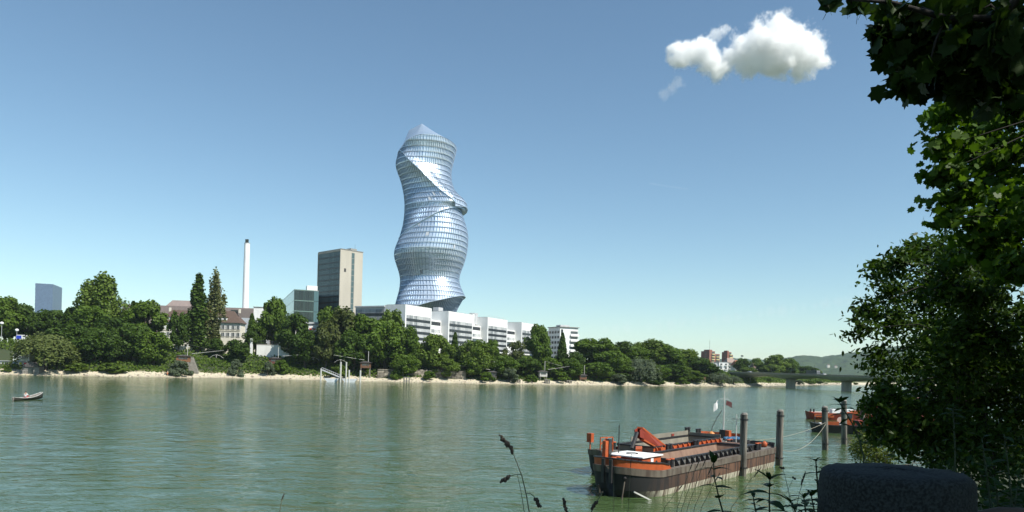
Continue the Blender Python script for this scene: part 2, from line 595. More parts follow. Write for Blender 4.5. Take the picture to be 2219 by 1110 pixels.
def cloud(name, blobs, D, label, dens=1.0, res=(200, 70, 100), nscale=.017, namp=1.15, depthk=.8, squash=1.0):
    ctr = P(sum(b[0] for b in blobs) / len(blobs), sum(b[1] for b in blobs) / len(blobs), D)
    k = D / F
    pb = [(P(b[0], b[1], D + (b[3] if len(b) > 3 else 0)) - ctr, b[2] * k) for b in blobs]
    mn = [min(c[i] - r * (1.5 if i != 1 else 1.3) for c, r in pb) for i in range(3)]
    mxx = [max(c[i] + r * (1.5 if i != 1 else 1.3) for c, r in pb) for i in range(3)]
    me = bpy.data.volumes.new(name)
    o = link(bpy.data.objects.new(name, me)); o.location = ctr
    gt = bpy.data.node_groups.new(name + '_field', 'GeometryNodeTree')
    gt.interface.new_socket('Geometry', in_out='INPUT', socket_type='NodeSocketGeometry')
    gt.interface.new_socket('Geometry', in_out='OUTPUT', socket_type='NodeSocketGeometry')
    go = gt.nodes.new('NodeGroupOutput')
    pos = gt.nodes.new('GeometryNodeInputPosition')
    def math_(op, a, b=None, c=None):
        n = gt.nodes.new('ShaderNodeMath'); n.operation = op
        for i, s in enumerate((a, b, c)):
            if s is None: continue
            if isinstance(s, (int, float)): n.inputs[i].default_value = s
            else: gt.links.new(s, n.inputs[i])
        return n.outputs[0]
    def noise(sc, det):
        n = gt.nodes.new('ShaderNodeTexNoise'); n.inputs['Scale'].default_value = sc; n.inputs['Detail'].default_value = det; n.inputs['Roughness'].default_value = .62
        gt.links.new(pos.outputs[0], n.inputs['Vector'])
        return n
    nz = noise(nscale, 7.0)
    field = None
    for c, r in pb:
        d = gt.nodes.new('ShaderNodeVectorMath'); d.operation = 'DISTANCE'
        gt.links.new(pos.outputs[0], d.inputs[0]); d.inputs[1].default_value = c
        v = math_('MULTIPLY_ADD', d.outputs['Value'], -1.0 / r, 1.0)
        field = v if field is None else math_('SMOOTH_MAX', field, v, .12)
    nn = math_('MULTIPLY_ADD', nz.outputs[0], namp * 2, -namp * 1.02)
    nz2 = noise(nscale * 4.5, 4.0)
    n2 = math_('MULTIPLY_ADD', nz2.outputs[0], namp * .9, -namp * .45)
    tot = math_('ADD', math_('ADD', field, nn), n2)
    mr = gt.nodes.new('ShaderNodeMapRange'); mr.inputs['From Min'].default_value = 0.02; mr.inputs['From Max'].default_value = .42
    mr.inputs['To Max'].default_value = dens
    gt.links.new(tot, mr.inputs['Value'])
    dn = math_('POWER', mr.outputs[0], 1.6)
    vc = gt.nodes.new('GeometryNodeVolumeCube')
    gt.links.new(dn, vc.inputs['Density'])
    vc.inputs['Min'].default_value = mn; vc.inputs['Max'].default_value = mxx
    for nm, r in zip(('Resolution X', 'Resolution Y', 'Resolution Z'), res): vc.inputs[nm].default_value = r
    sm = gt.nodes.new('GeometryNodeSetMaterial'); sm.inputs['Material'].default_value = cmat
    gt.links.new(vc.outputs[0], sm.inputs['Geometry']); gt.links.new(sm.outputs[0], go.inputs[0])
    md = o.modifiers.new('field', 'NODES'); md.node_group = gt
    me.materials.append(cmat)
    return tag(o, label, 'cloud')


cloud('cumulus_cloud', [(1476, 124, 30), (1463, 105, 20), (1500, 114, 30), (1524, 112, 32), (1543, 132, 32), (1560, 150, 26), (1588, 118, 26), (1615, 108, 42), (1650, 92, 50), (1688, 74, 46), (1690, 112, 56), (1735, 108, 50), (1762, 118, 38), (1742, 138, 34), (1664, 148, 26), (1630, 138, 30)], 2600,
      'large bright white cumulus cloud high over the bridge side')
cloud('cloud_puff', [(1553, 72, 17), (1568, 66, 15), (1578, 63, 8)], 2600, 'small oval white cloud puff above the large cumulus', dens=.5, res=(50, 30, 40), nscale=.03)
cloud('cloud_wisp', [(1467, 178, 17), (1455, 192, 16), (1438, 205, 14)], 2600, 'thin pale cloud wisp below the left end of the cumulus', dens=.22, res=(50, 30, 44), nscale=.03)
cloud('cloud_streak', [(1310 + 24 * i, 717 - 1.9 * i - .05 * i * i, 12 + 4 * math.sin(i * 1.3)) for i in range(26)], 5000, 'long faint cloud streak low over the horizon', dens=.10, res=(160, 16, 20), nscale=.012, namp=.75)
cloud('vapour_trail', [(1410 + 6 * i, 398 + .92 * i, 3.2) for i in range(14)], 4000, 'short faint vapour trail in the open blue sky', dens=.2, res=(120, 8, 30), nscale=.03, namp=.5)
# ================================================================ buildings
MWHITE = pmat('white_render', (.80, .80, .78), (.70, .70, .68), rough=.6, scale=.25, stretch=(1, 1, .3))
MGREYW = pmat('pale_grey_metal', (.50, .51, .52), (.42, .43, .44), rough=.5, scale=.4)
MDARK = pmat('dark_spandrel', (.035, .04, .045), (.02, .024, .028), rough=.25, scale=.5, island=.5)
MGLASS = glassmat('window_glass', (.10, .12, .13), col2=(.03, .038, .042), rough=.1)
MBLIND = pmat('window_blinds', (.62, .63, .62), (.16, .18, .19), rough=.5, scale=.6, island=.8, lo=.4, hi=.6)
MCONC = pmat('beige_concrete', (.47, .435, .365), (.40, .37, .31), rough=.85, scale=.12, stretch=(1, 1, .25), bump=.01)
MCONC2 = pmat('grey_concrete', (.30, .30, .28), (.22, .22, .20), rough=.85, scale=.5, bump=.02)
MROOFG = pmat('roof_gravel', (.28, .27, .25), (.2, .2, .19), rough=.95, scale=1)
MFRAME = pmat('dark_mullion', (.05, .06, .055), (.035, .045, .04), rough=.4)


# ---------------------------------------------------------------- the twisted glass tower
TD = 500.0
def ST(tab):
    q = [P(px, py, TD) for px, py in tab]
    q.sort(key=lambda p: p.z)
    zs = [p.z for p in q]; xs = [p.x for p in q]
    return lambda z: float(np.interp(z, zs, xs))
def smooth_tab(tab, n=60):
    ys = np.array([t[1] for t in tab], float); xs = np.array([t[0] for t in tab], float)
    yy = np.linspace(ys[0], ys[-1], n)
    # Catmull-Rom style smoothing by repeated averaging of the linear interpolation
    xx = np.interp(yy, ys, xs)
    for _ in range(1): xx[1:-1] = (xx[:-2] + 2 * xx[1:-1] + xx[2:]) / 4
    return list(zip(xx, yy))
L2t = [(853, 317), (846, 338), (851, 355), (858, 372), (865, 400), (868, 425), (868, 445), (865, 475), (858, 500), (849, 523), (844, 540), (846, 555), (852, 572), (857, 590), (858, 605), (856, 622), (850, 645), (845, 664), (838, 700), (836, 780)]
L1t = [(853, 296), (857, 313), (856, 330), (860, 360), (866, 400), (870, 450), (872, 470)]
R1t = [(984, 288), (983, 298), (976, 325), (971, 345), (970, 360), (973, 380), (980, 397), (989, 412), (1000, 426), (1010, 437), (1016, 446)]
R2t = [(980, 300), (971, 340), (971, 380), (986, 410), (1000, 428), (1008, 437), (1005, 442), (996, 447), (996, 460), (996, 480), (986, 500), (975, 512)]
L3t = [(880, 440), (872, 470), (860, 500), (849, 523), (844, 540), (846, 555), (852, 572), (857, 590), (858, 605), (856, 622), (850, 645), (845, 664), (838, 700)]
R3t = [(995, 436), (995, 447), (1000, 463), (1006, 480), (1009, 500), (1008, 520), (1005, 540), (999, 561), (991, 581), (988, 593), (988, 602), (992, 614), (998, 627), (1003, 637), (1008, 650), (1010, 690)]
L4t = [(862, 630), (858, 660), (856, 780)]
R4t = [(1001, 634), (993, 648), (985, 662), (980, 676), (976, 700), (975, 780)]
SH = []
for Lt, Rt, dep in ((L1t, R1t, [(290, 1.5), (350, -1.0), (440, 2.0)]), (L2t, R2t, [(313, -1), (400, -.6), (450, 0), (500, 1.8)]), (L3t, R3t, [(440, -.3), (500, 1.5), (540, 1.5), (600, -1.5), (640, 0), (680, 2)]), (L4t, R4t, [(630, 1.0), (690, -6), (780, -9)])):
    dep2 = sorted((zat(927, py, TD), d) for py, d in dep)
    SH.append((ST(smooth_tab(Lt)), ST(smooth_tab(Rt)), [d[0] for d in dep2], [d[1] for d in dep2]))
def ridge(tab):
    tab = sorted(tab)
    return lambda s: zat(927 + 80 * s, float(np.interp(s, [t[0] for t in tab], [t[1] for t in tab])), TD)
rTop = ridge([(-1, 317), (-.86, 311), (-.6, 300), (-.25, 291.5), (.05, 289), (.4, 290), (.75, 294), (1, 298)])
rTopB = ridge([(-1, 317), (-.9, 304), (-.65, 291), (-.4, 283), (0, 281), (.5, 288), (1, 298)])
rA = ridge([(-1, 318), (-.88, 313), (-.65, 325), (-.34, 347), (.04, 375), (.35, 405), (.6, 430), (.79, 446), (.9, 443), (1, 437)])
rB = ridge([(-1, 508), (-.76, 500), (-.21, 480), (.29, 462), (.79, 448.5), (1, 442)])
rC = ridge([(-1, 682), (-.34, 666), (.04, 657), (.4, 650), (.95, 637), (1, 636)])
TZ0 = 14.0
def sheet_pt(k, th, z, off=0.0):
    L, R, dz, dv = SH[k]
    l, r = L(z), R(z)
    c, w = (l + r) / 2, (r - l) / 2
    d = max(10, w + float(np.interp(z, dz, dv)))
    cs, sn = math.cos(th), math.sin(th)
    if k == 0:
        sg = math.copysign(abs(cs) ** (2 / 2.35), cs)
        za = rA(sg)
        u = max(0.0, min(1.0, (z - za) / 12.0)); u = u * u * (3 - 2 * u)
        l2, r2 = SH[1][0](za), SH[1][1](za)
        d2 = max(10, (r2 - l2) / 2 + float(np.interp(za, SH[1][2], SH[1][3])))
        c = c * u + (l2 + r2) / 2 * (1 - u); d = d * u + (d2 + .25) * (1 - u); w = w * u + ((r2 - l2) / 2 + .25) * (1 - u)
    if sn < 0:
        sg = math.copysign(abs(cs) ** (2 / 2.35), cs)
        for zr, amp, up_, dn_, s0, s1 in ((rA(sg), 6.0, 12.0, 14.0, -1.0, .0), (rB(sg), 7.0, 13.0, 20.0, -1.0, .1), (rC(sg), 5.0, 13.0, 11.0, -.8, .2)):
            f_ = max(0.0, min(1.0, (sg - s0) / (s1 - s0)))
            d += amp * f_ * math.exp(-abs(z - zr) / (up_ if z > zr else dn_))
    e = 2 / 2.35
    x = c + (w + off) * math.copysign(abs(cs) ** e, cs)
    y = TD + 24 + (d + off) * math.copysign(abs(sn) ** e, sn)
    return (x, y, z)
def zrange(k, th):
    s = math.cos(th)
    sg = math.copysign(abs(s) ** (2 / 2.35), s)
    top = rTop(sg) if math.sin(th) < 0 else rTopB(sg)
    A, B_, C = rA(sg), rB(sg), rC(sg)
    A = min(A, top); B_ = min(B_, A); C = min(C, B_)
    return [(A, top), (B_, A), (C, B_), (TZ0, C)][k]
tower = empty('glass_tower', (P(927, 700, TD).x, TD + 24, TZ0), 0, 'tall twisted blue glass tower with folded spiral ridges', 'tower')
tb = Vector(tower.location)
MTG = pmat('tower_glass', (.60, .71, .84), (.74, .83, .92), rough=.36, metal=.55, scale=.03, lo=.35, hi=.7, island=.22, detail=3)
MTS = pmat('tower_slab_edge', (.70, .79, .89), (.63, .73, .85), rough=.33, metal=.55, scale=.06)
MTM = pmat('tower_mullion', (.34, .43, .55), (.28, .37, .48), rough=.35, metal=.4)
MTR = pmat('tower_roof_panel', (.50, .61, .73), (.42, .53, .66), rough=.3, metal=.5, scale=.1)
MBL = pmat('tower_blind', (.55, .58, .62), (.48, .51, .55), rough=.7)
NC = 88
FH = 3.55
ths = [2 * math.pi * i / NC for i in range(NC + 1)]
ZR = [[zrange(k, t) for t in ths] for k in range(4)]
nfl = int((200 - TZ0) / FH) + 1
def loc(p): return (p[0] - tb.x, p[1] - tb.y, p[2] - tb.z)
for k in range(4):
    for fl in range(nfl):
        z0, z1 = TZ0 + fl * FH, TZ0 + (fl + 1) * FH
        g, sp = MB(), MB()
        for i in range(NC):
            q = []
            for a in (i, i + 1):
                lo, hi = ZR[k][a]
                q.append((max(z0, lo), max(min(z1, hi), max(z0, lo))))
            if q[0][1] - q[0][0] < .02 and q[1][1] - q[1][0] < .02: continue
            def pt(a, z):
                fr = (z - z0) / FH
                return loc(sheet_pt(k, ths[a], z, .22 - .46 * fr))
            def ps(a, z): return loc(sheet_pt(k, ths[a], z, .30))
            zs = z0 + .75
            a0, a1 = q[0]; b0, b1 = q[1]
            if min(a0, b0) < zs:
                sp.quad(ps(i, a0), ps(i + 1, b0), ps(i + 1, max(b0, min(b1, zs))), ps(i, max(a0, min(a1, zs))))
            if max(a1, b1) > zs:
                g.quad(pt(i, min(max(a0, zs), a1)), pt(i + 1, min(max(b0, zs), b1)), pt(i + 1, max(b1, min(b0, zs))), pt(i, a1))
        if g.f: g.build('storey_glazing', MTG, tower)
        if sp.f: sp.build('slab_edge', MTS, tower, smooth=False)
for i in range(NC):
    m = MB()
    for k in range(4):
        lo, hi = ZR[k][i]
        if hi - lo < .5: continue
        n = max(2, int((hi - lo) / 3.0))
        rings = []
        for j in range(n + 1):
            z = lo + (hi - lo) * j / n
            p = Vector(loc(sheet_pt(k, ths[i], z, .05))); o_ = Vector(loc(sheet_pt(k, ths[i], z, .42)))
            tn = (Vector(loc(sheet_pt(k, ths[i] + .01, z, .05))) - p).normalized() * .13
            rings.append([p - tn * .9, o_ - tn * .9, o_ + tn * .9, p + tn * .9])
        m.loft(rings, closed=True, cap0=True, cap1=True)
    if m.f: m.build('mullion', MTM, tower)
# soffits that close the overhanging folds, and the edge trims of the ridges
for k in range(3):
    sf = MB(); tr = MB()
    for i in range(NC):
        za, zb_ = ZR[k][i][0], ZR[k][i + 1][0]
        a, b_ = sheet_pt(k, ths[i], za, .2), sheet_pt(k, ths[i + 1], zb_, .2)
        c, d = sheet_pt(k + 1, ths[i + 1], zb_, -.1), sheet_pt(k + 1, ths[i], za, -.1)
        sf.quad(loc(a), loc(b_), loc(c), loc(d))
        e0, e1 = Vector(loc(sheet_pt(k, ths[i], za, .35))), Vector(loc(sheet_pt(k, ths[i + 1], zb_, .35)))
        if (e0 - e1).length > .05: tr.beam(e0, e1, .34, .34)
    sf.build('fold_soffit', MTS, tower)
    tr.build('ridge_trim', MTS, tower)
rm = MB()
apex = Vector(loc(P(914, 268, TD + 22)))
crest = Vector(loc(P(878, 287, TD + 30)))
ring = [Vector(loc(sheet_pt(0, t, ZR[0][i][1], 0))) for i, t in enumerate(ths[:-1])]
n = len(ring)
mid_r = []
for p in ring:
    t_ = apex if p.x > apex.x - 4 else apex.lerp(crest, min(1, (apex.x - 4 - p.x) / 16))
    mid_r.append(t_)
for i in range(n):
    j = (i + 1) % n
    m1, m2 = ring[i].lerp(mid_r[i], .5) + Vector((0, 0, -.6)), ring[j].lerp(mid_r[j], .5) + Vector((0, 0, -.6))
    rm.quad(ring[i], ring[j], m2, m1)
    rm.quad(m1, m2, mid_r[j], mid_r[i])
rm.build('roof_cap', MTR, tower, fix=True)
mp_ = MB().box(-16.5, -10.5, 6, 14, 151, 160.2)
mp_.build('roof_plant', pmat('roof_plant_blue', (.12, .18, .30), rough=.3, metal=.4), tower)
# a few panes with blinds drawn
for px, py, k in ((908, 488, 2), (915, 475, 2), (923, 514, 2), (982, 488, 2), (930, 437, 1), (945, 426, 1), (957, 424, 1), (912, 584, 2), (912, 592, 2), (984, 530, 2)):
    tx = P(px, py, TD).x; z = TZ0 + round((zat(px, py, TD) - TZ0) / FH - .5) * FH
    best = min(range(NC // 2, NC), key=lambda i: abs((sheet_pt(k, ths[i], z)[0] + sheet_pt(k, ths[i + 1], z)[0]) / 2 - tx))
    m = MB(); ta, tc_ = ths[best], ths[best + 1]
    m.quad(loc(sheet_pt(k, ta, z + .85, .28)), loc(sheet_pt(k, tc_, z + .85, .28)), loc(sheet_pt(k, tc_, z + FH - .15, .12)), loc(sheet_pt(k, ta, z + FH - .15, .12)))
    m.build('drawn_blind', MBL, tower)


# ---------------------------------------------------------------- beige slab tower with the glazed side
o, L1, L2, fR, fL = corner_frame('office_slab_tower', 688, 737, 785, 610, 470, rad(47), 'tall slab tower with beige concrete end and dark glazed side', 'office tower')
Ht = rel_z(737, 540, 470)
bx('wall', MCONC, o, .3, L1, 0, L2, 0, Ht)
nst = 17
m0 = 4.0
fhh = (Ht - 1.2 - m0) / nst
MG52 = glassmat('teal_glass', (.105, .155, .155), col2=(.07, .11, .112), rough=.25, spec=.4)
MSP52 = pmat('teal_spandrel', (.022, .030, .030), (.016, .022, .022), rough=.3)
for k in range(nst):
    z = m0 + k * fhh
    fbox(MB(), 'L', .6, L2 - .6, z, z + fhh * .27, -.3, .06).build('spandrel_band', MSP52, o)
    wb = MB()
    for j in range(14):
        a = .6 + (L2 - 1.2) * j / 14
        fbox(wb, 'L', a + .06, a + (L2 - 1.2) / 14 - .06, z + fhh * .27, z + fhh, -.3, -.02)
    w = wb.build('window_band', MG52, o)
    fr = MB()
    for j in range(15):
        a = .6 + (L2 - 1.2) * j / 14
        fbox(fr, 'L', a - .05, a + .05, z + fhh * .27 + .01, z + fhh - .01, -.28, .01)
    fr.build('mullion', MFRAME, w)
fbox(MB(), 'L', 0, .6, 0, Ht, -.28, .25).build('corner_pilaster', MCONC, o)
fbox(MB(), 'L', L2 - .6, L2, 0, Ht, -.28, .25).build('corner_pilaster', MCONC, o)
fbox(MB(), 'L', .601, L2 - .601, Ht - 1.2, Ht, -.28, .2).build('parapet', MCONC, o)
sx0 = fR(761) ; sx1 = fR(766.5)
for k in range(nst):
    z = m0 + k * fhh
    fbox(MB(), 'R', sx0, sx1, z + .1, z + fhh - .1, -.1, .05).build('stair_window', MG52, o)
fbox(MB(), 'R', sx0 - .25, sx0 - .002, m0, Ht - 1.2, 0, .1).build('window_reveal', MCONC2, o)
fbox(MB(), 'R', sx1 + .002, sx1 + .25, m0, Ht - 1.2, 0, .1).build('window_reveal', MCONC2, o)
lx = fR(747)
lg = MB(); lg.v = []
fbox(MB(), 'R', lx - .7, lx + .7, Ht - 14.2, Ht - 12, 0, .12).build('wall_emblem', pmat('emblem_dark', (.05, .05, .05)), o)
bx('roof_edge', MROOFG, o, .25, L1 + .2, -.2, L2 + .2, Ht, Ht + .5)
bx('roof_plant', MCONC2, o, L1 * .52, L1 * .8, 2, 7, Ht + .5, Ht + 2.0)
MB().tube([(L1 * .75, 3, Ht + 2), (L1 * .75, 3, Ht + 5)], .08, 5).build('antenna', MFRAME, o)

# ---------------------------------------------------------------- teal glass block left of it
o, L1, L2, fR, fL = corner_frame('glass_office_block', 592, 637, 690, 660, 455, rad(22), 'low teal glass office block beside the slab tower', 'office building')
Ht = rel_z(637, 628, 455)
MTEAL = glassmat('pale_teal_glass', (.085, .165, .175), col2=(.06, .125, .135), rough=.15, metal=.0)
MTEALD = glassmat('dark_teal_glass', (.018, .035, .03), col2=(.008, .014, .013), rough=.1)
bx('wall', MFRAME, o, .1, L1, .1, L2, 0, Ht - .1)
nf = 6; fh = Ht / nf
for k in range(nf):
    g = MB()
    for j in range(6): fbox(g, 'L', .1 + L2 * j / 6 * .99, L2 * (j + 1) / 6 * .99, k * fh + .12, (k + 1) * fh - .1, -.1, .06)
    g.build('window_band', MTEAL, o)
    fbox(MB(), 'L', 0, L2, (k + 1) * fh - .1, (k + 1) * fh + .12, -.1, .16).build('floor_edge', MTEAL, o)
    g = MB()
    for j in range(9): fbox(g, 'R', .15 + L1 * .80 * j / 9, L1 * .80 * (j + 1) / 9, k * fh + .3, (k + 1) * fh - .25, -.1, .06)
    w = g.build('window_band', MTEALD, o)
    g = MB()
    for j in range(10): fbox(g, 'R', L1 * .80 * j / 9 + .0, .14 + L1 * .80 * j / 9, k * fh + .3, (k + 1) * fh - .25, -.05, .14)
    g.build('mullion', MFRAME, w)
    fbox(MB(), 'R', .0, L1 * .8, (k + 1) * fh - .25, (k + 1) * fh + .28, -.1, .2).build('floor_edge', pmat('green_edge', (.16, .24, .21), rough=.3), o)
    g = MB()
    for j in range(2): fbox(g, 'R', L1 * (.81 + .095 * j), L1 * (.9 + .095 * j), k * fh + .2, (k + 1) * fh - .1, -.1, .06)
    g.build('window_band', MTEAL, o)
bx('roof', MROOFG, o, .0, L1, 0, L2, Ht - .09, Ht + .35)
bx('roof_plant', MWHITE, o, L1 * .55, L1 * .98, 4, 11, Ht + .36, Ht + 3.6)
# ---------------------------------------------------------------- dark blue tower on the left skyline
o, L1, L2, fR, fL = corner_frame('blue_glass_tower', 76, 98, 134, 650, 640, rad(20), 'dark blue glass tower block rising over the trees', 'office tower')
Ht = rel_z(98, 622, 640)
MBLU = glassmat('blue_tower_glass', (.040, .095, .23), col2=(.022, .055, .14), rough=.3, metal=.0, spec=.3)
MBLL = pmat('blue_tower_light_glass', (.24, .38, .50), (.18, .30, .42), rough=.15, metal=.3)
bx('wall', pmat('blue_frame', (.13, .19, .28), rough=.4), o, .05, L1, .05, L2, 0, Ht)
nf = 17; fh = Ht / nf
for k in range(6, nf):
    for face, L, n in (('R', L1, 12), ('L', L2, 8)):
        g = MB()
        for j in range(n): fbox(g, face, .1 + (L - .2) * j / n + .05, .1 + (L - .2) * (j + 1) / n - .05, k * fh + .42, (k + 1) * fh - .3, -.05, .06)
        g.build('window_band', MBLU, o)
for k, a, b_ in ((15, .0, .9), (14, .45, .95), (12, .4, 1.0), (12, .05, .35), (10, .3, .8), (9, .1, .5), (8, .5, .95)):
    fbox(MB(), 'L', L2 * (1 - b_) + .1, L2 * (1 - a) - .1, k * fh + .25, (k + 1) * fh - .2, .06, .12).build('pale_window_band', MBLL, o)  # bands of paler glass on the left face

# ---------------------------------------------------------------- white laboratory row
o, L1, L2, fR, fL = corner_frame('white_office_row', 770, 878, 1160, 690, 405, rad(63), 'long white office building with stepped blocks and window bands', 'office building')
Ht = rel_z(878, 660, 405)
xs = [fR(p) for p in (878, 935, 972, 1025, 1057, 1100, 1131, 1166)]
MW2 = MWHITE
def bands(face, a0, a1, zt, nb, pitch, d, par, ncol, win=.52, dark=True):
    for k in range(nb):
        z1 = zt - k * pitch
        wb = MB()
        for j in range(ncol):
            x0 = a0 + (a1 - a0) * j / ncol; x1 = a0 + (a1 - a0) * (j + 1) / ncol
            fbox(wb, face, x0 + .07, x1 - .07, z1 - pitch * win, z1, d - .3, d - .05)
        w = wb.build('window_band', MBLIND, par)
        fr = MB()
        for j in range(ncol + 1):
            x0 = a0 + (a1 - a0) * j / ncol
            fbox(fr, face, x0 - .06, x0 + .06, z1 - pitch * win, z1, d - .28, d + .05)
        fr.build('mullion', MGREYW, w)
        if dark:
            sb = MB()
            for j in range(ncol):
                x0 = a0 + (a1 - a0) * j / ncol; x1 = a0 + (a1 - a0) * (j + 1) / ncol
                fbox(sb, face, x0 + .04, x1 - .04, z1 - pitch + .05, z1 - pitch * win - .03, d - .3, d + .02)
            sb.build('dark_panel_band', MDARK, par)
for bi in range(4):
    a0, a1 = xs[2 * bi], xs[2 * bi + 1]
    zt, zb_ = Ht - 5.6, 4.6
    blk = MB().box(a0, a1, .3, 16 if bi else 14, zb_, Ht)
    wl = blk.build('wall', MW2, o)
    fbox(MB(), 'R', a0, a1, zt, Ht, -.3, .0).build('white_fascia', MW2, o)
    fbox(MB(), 'R', a0, a0 + 1.1, zb_, zt - .003, -.3, .003).build('side_fin', MW2, o)
    fbox(MB(), 'R', a1 - .9, a1, zb_, zt - .003, -.3, .003).build('side_fin', MW2, o)
    fbox(MB(), 'R', a0 + 1.101, a1 - .901, zb_ - .3, zb_ + .6, -.3, .25).build('sill_ledge', MW2, o)
    bands('R', a0 + 1.15, a1 - .95, zt - .02, 5, (zt - zb_ - .7) / 5, 0.0, o, 16)
    bx('ground_floor', MDARK, o, a0 + .5, a1 - .5, 1.2, 12, 0, zb_ - .01)
    bx('roof', MROOFG, o, a0 + .3, a1 - .3, .6, 13, Ht + .001, Ht + .2)
    if bi in (1, 2):
        bx('roof_plant', MGREYW, o, a0 - 4 if bi == 2 else a0 + 1, a0 + (.5 if bi == 2 else 6), 8, 12, Ht + .2 if bi == 1 else Ht - 5, Ht + 2.6)
for bi in range(3):
    a0, a1 = xs[2 * bi + 1], xs[2 * bi + 2]
    zt = Ht - 6.0
    bx('wing_wall', MW2, o, a0 + .01, a1 - .01, 5.3, 15, 0, zt)
    for k in range(4):
        z1 = zt - .9 - k * 4.6
        wb = MB()
        nb_ = 12
        for j in range(nb_):
            x0 = a0 + .6 + (a1 - a0 - 1.2) * j / nb_; x1 = a0 + .6 + (a1 - a0 - 1.2) * (j + 1) / nb_
            wb.box(x0 + .1, x1 - .1, 5.18, 5.29, z1 - 2.1, z1)
        wb.build('wing_window_band', MDARK if k % 2 == 0 else MBLIND, o)
        if k == 1: bx('wing_ledge', MW2, o, a0 + .02, a1 - .02, 4.2, 5.28, z1 - 3.3, z1 - 2.5)
bx('roof_plant', MWHITE, o, xs[4] - 6.5, xs[4] - 3, 8, 12, Ht - 6, Ht + 1.8)
# pipes and rails of the third roof
rl = MB()
for j in range(12):
    x = xs[4] + 2 + (xs[5] - xs[4] - 4) * j / 11
    rl.beam((x, .8, Ht + .2), (x, .8, Ht + 1.3), .08)
rl.beam((xs[4] + 2, .8, Ht + 1.3), (xs[5] - 2, .8, Ht + 1.3), .1)
rl.build('roof_railing', MGREYW, o)
# the long wing running back to the left
bx('wing_wall', pmat('grey_wing', (.50, .50, .49), (.42, .42, .41), rough=.7), o, 0.0, 13, 14.02, L2, 0, Ht - 1.2)
bx('roof_edge', MGREYW, o, -.5, 13, 14.03, L2 + .3, Ht - 1.19, Ht - .4)
bands('L', 14.5, L2 - .5, Ht - 2.4, 6, 3.9, .05, o, 24, win=.55)
fbox(MB(), 'L', 0.3, 14, 4.6, Ht, 0, .002).build('end_wall', MW2, o)

# ---------------------------------------------------------------- last white block with sun blinds
o, L1, L2, fR, fL = corner_frame('white_corner_block', 1188, 1213, 1252, 740, 520, rad(28), 'white block with striped balconies at the end of the row', 'office building')
Ht = rel_z(1213, 709, 520)
bx('wall', MWHITE, o, 0, L1, 0, L2, 0, Ht)
for k in range(7):
    z = Ht - 2.5 - k * 3.7
    if z < 3: break
    fbox(MB(), 'R', L1 * .58, L1 - .2, z - 1.9, z, -.2, .05).build('window_band', MGLASS, o)
    if k: fbox(MB(), 'R', L1 * .56, L1 + .3, z + .02, z + 1.5, .05, 1.3).build('sun_blind', MWHITE, o)
    g = MB()
    for j in range(4): fbox(g, 'L', .8 + L2 * .24 * j, .8 + L2 * .24 * j + L2 * .17, z - 1.8, z, -.2, .05)
    g.build('window_band', MDARK if k % 2 == 0 else MGLASS, o)
fbox(MB(), 'R', .8, 2.6, Ht - 8.2, Ht - 1.5, -.1, .06).build('stair_window', MDARK, o)
bx('roof', MROOFG, o, -.6, L1 + .8, -.8, L2 + .6, Ht, Ht + .45)
bx('roof_plant', MGREYW, o, L1 * .1, L1 * .6, 2, 8, Ht + .46, Ht + 1.8)
bx('side_wing', MWHITE, o, 1.0, L1 * .6, L2 + .02, L2 + 14, 0, Ht - 2)

# ---------------------------------------------------------------- white chimney
c = P(532, 663, 470)
ct, cb = P(535.5, 520, 470), P(532, 663, 470)
o = empty('chimney_stack', (cb.x, 470, 14), 0, 'tall slim white chimney stack with dark flues at its tip', 'chimney')
hh = ct.z - 14
MB().tube([(0, 0, 0), (0, 0, hh - 2.4)], [2.15, 1.72], 24).build('shaft', pmat('chimney_white', (.84, .85, .84), (.76, .77, .77), rough=.55, scale=.2), o, smooth=False)
for dx, dy in ((-.55, -.5), (.6, -.4), (0, .6)):
    MB().tube([(dx, dy, hh - 2.6), (dx, dy, hh + .3)], .52, 10).build('flue', MFRAME, o)
MB().tube([(0, 0, hh - 2.39), (0, 0, hh - 2.1)], 1.85, 20).build('collar', MGREYW, o)

# ---------------------------------------------------------------- brown factory hall behind the villas
MBROWN = pmat('brown_cladding', (.27, .215, .195), (.23, .18, .165), rough=.7, scale=.2, stretch=(3, 3, .2))
MBROWN2 = pmat('brown_ribbed', (.22, .185, .165), (.17, .14, .125), rough=.7, scale=2, stretch=(2, 2, .1))
q = P(265, 690, 452)
o = empty('factory_hall', (q.x, 452, 14), rad(4), 'long brown clad factory hall behind the villas', 'factory')
def hx(px, py=680): return (P(px, py, 455).x - q.x)
def hz_(py, px=400): return zat(px, py, 452) - 14
bx('wall', MBROWN, o, 0, hx(575), 0, 30, 0, hz_(663))
x0, x1, x2 = hx(360), hx(371), hx(420)
m = MB().hexa([(x0, 1, hz_(663) + .01), (x2, 1, hz_(663) + .01), (x2, 16, hz_(663) + .01), (x0, 16, hz_(663) + .01), (x1, 3, hz_(650)), (x2, 3, hz_(650)), (x2, 15, hz_(650)), (x1, 15, hz_(650))])
m.build('raised_roof', MBROWN, o)
bx('ribbed_bay', MBROWN2, o, hx(516), hx(548), -2.5, -.01, 0, hz_(666))
bx('dark_opening', MFRAME, o, hx(499), hx(515.5), -.5, -.01, hz_(678), hz_(668))
bx('glazed_bay', pmat('bay_glass', (.20, .25, .28), rough=.2), o, hx(500), hx(516), -2.2, -.51, hz_(690), hz_(679))
for k in range(5): bx('window_strip', MFRAME, o, hx(275 + k * 14), hx(283 + k * 14), -.12, -.01, hz_(672), hz_(668))
o = empty('flat_white_house', P(549, 700, 440).to_2d().to_3d() + Vector((0, 0, 14)), rad(6), 'flat roofed white house below the chimney', 'house')
wx = 28 / F * 440
bx('wall', MWHITE, o, 0, wx * .62, 0, 10, 0, zat(549, 666, 440) - 14)
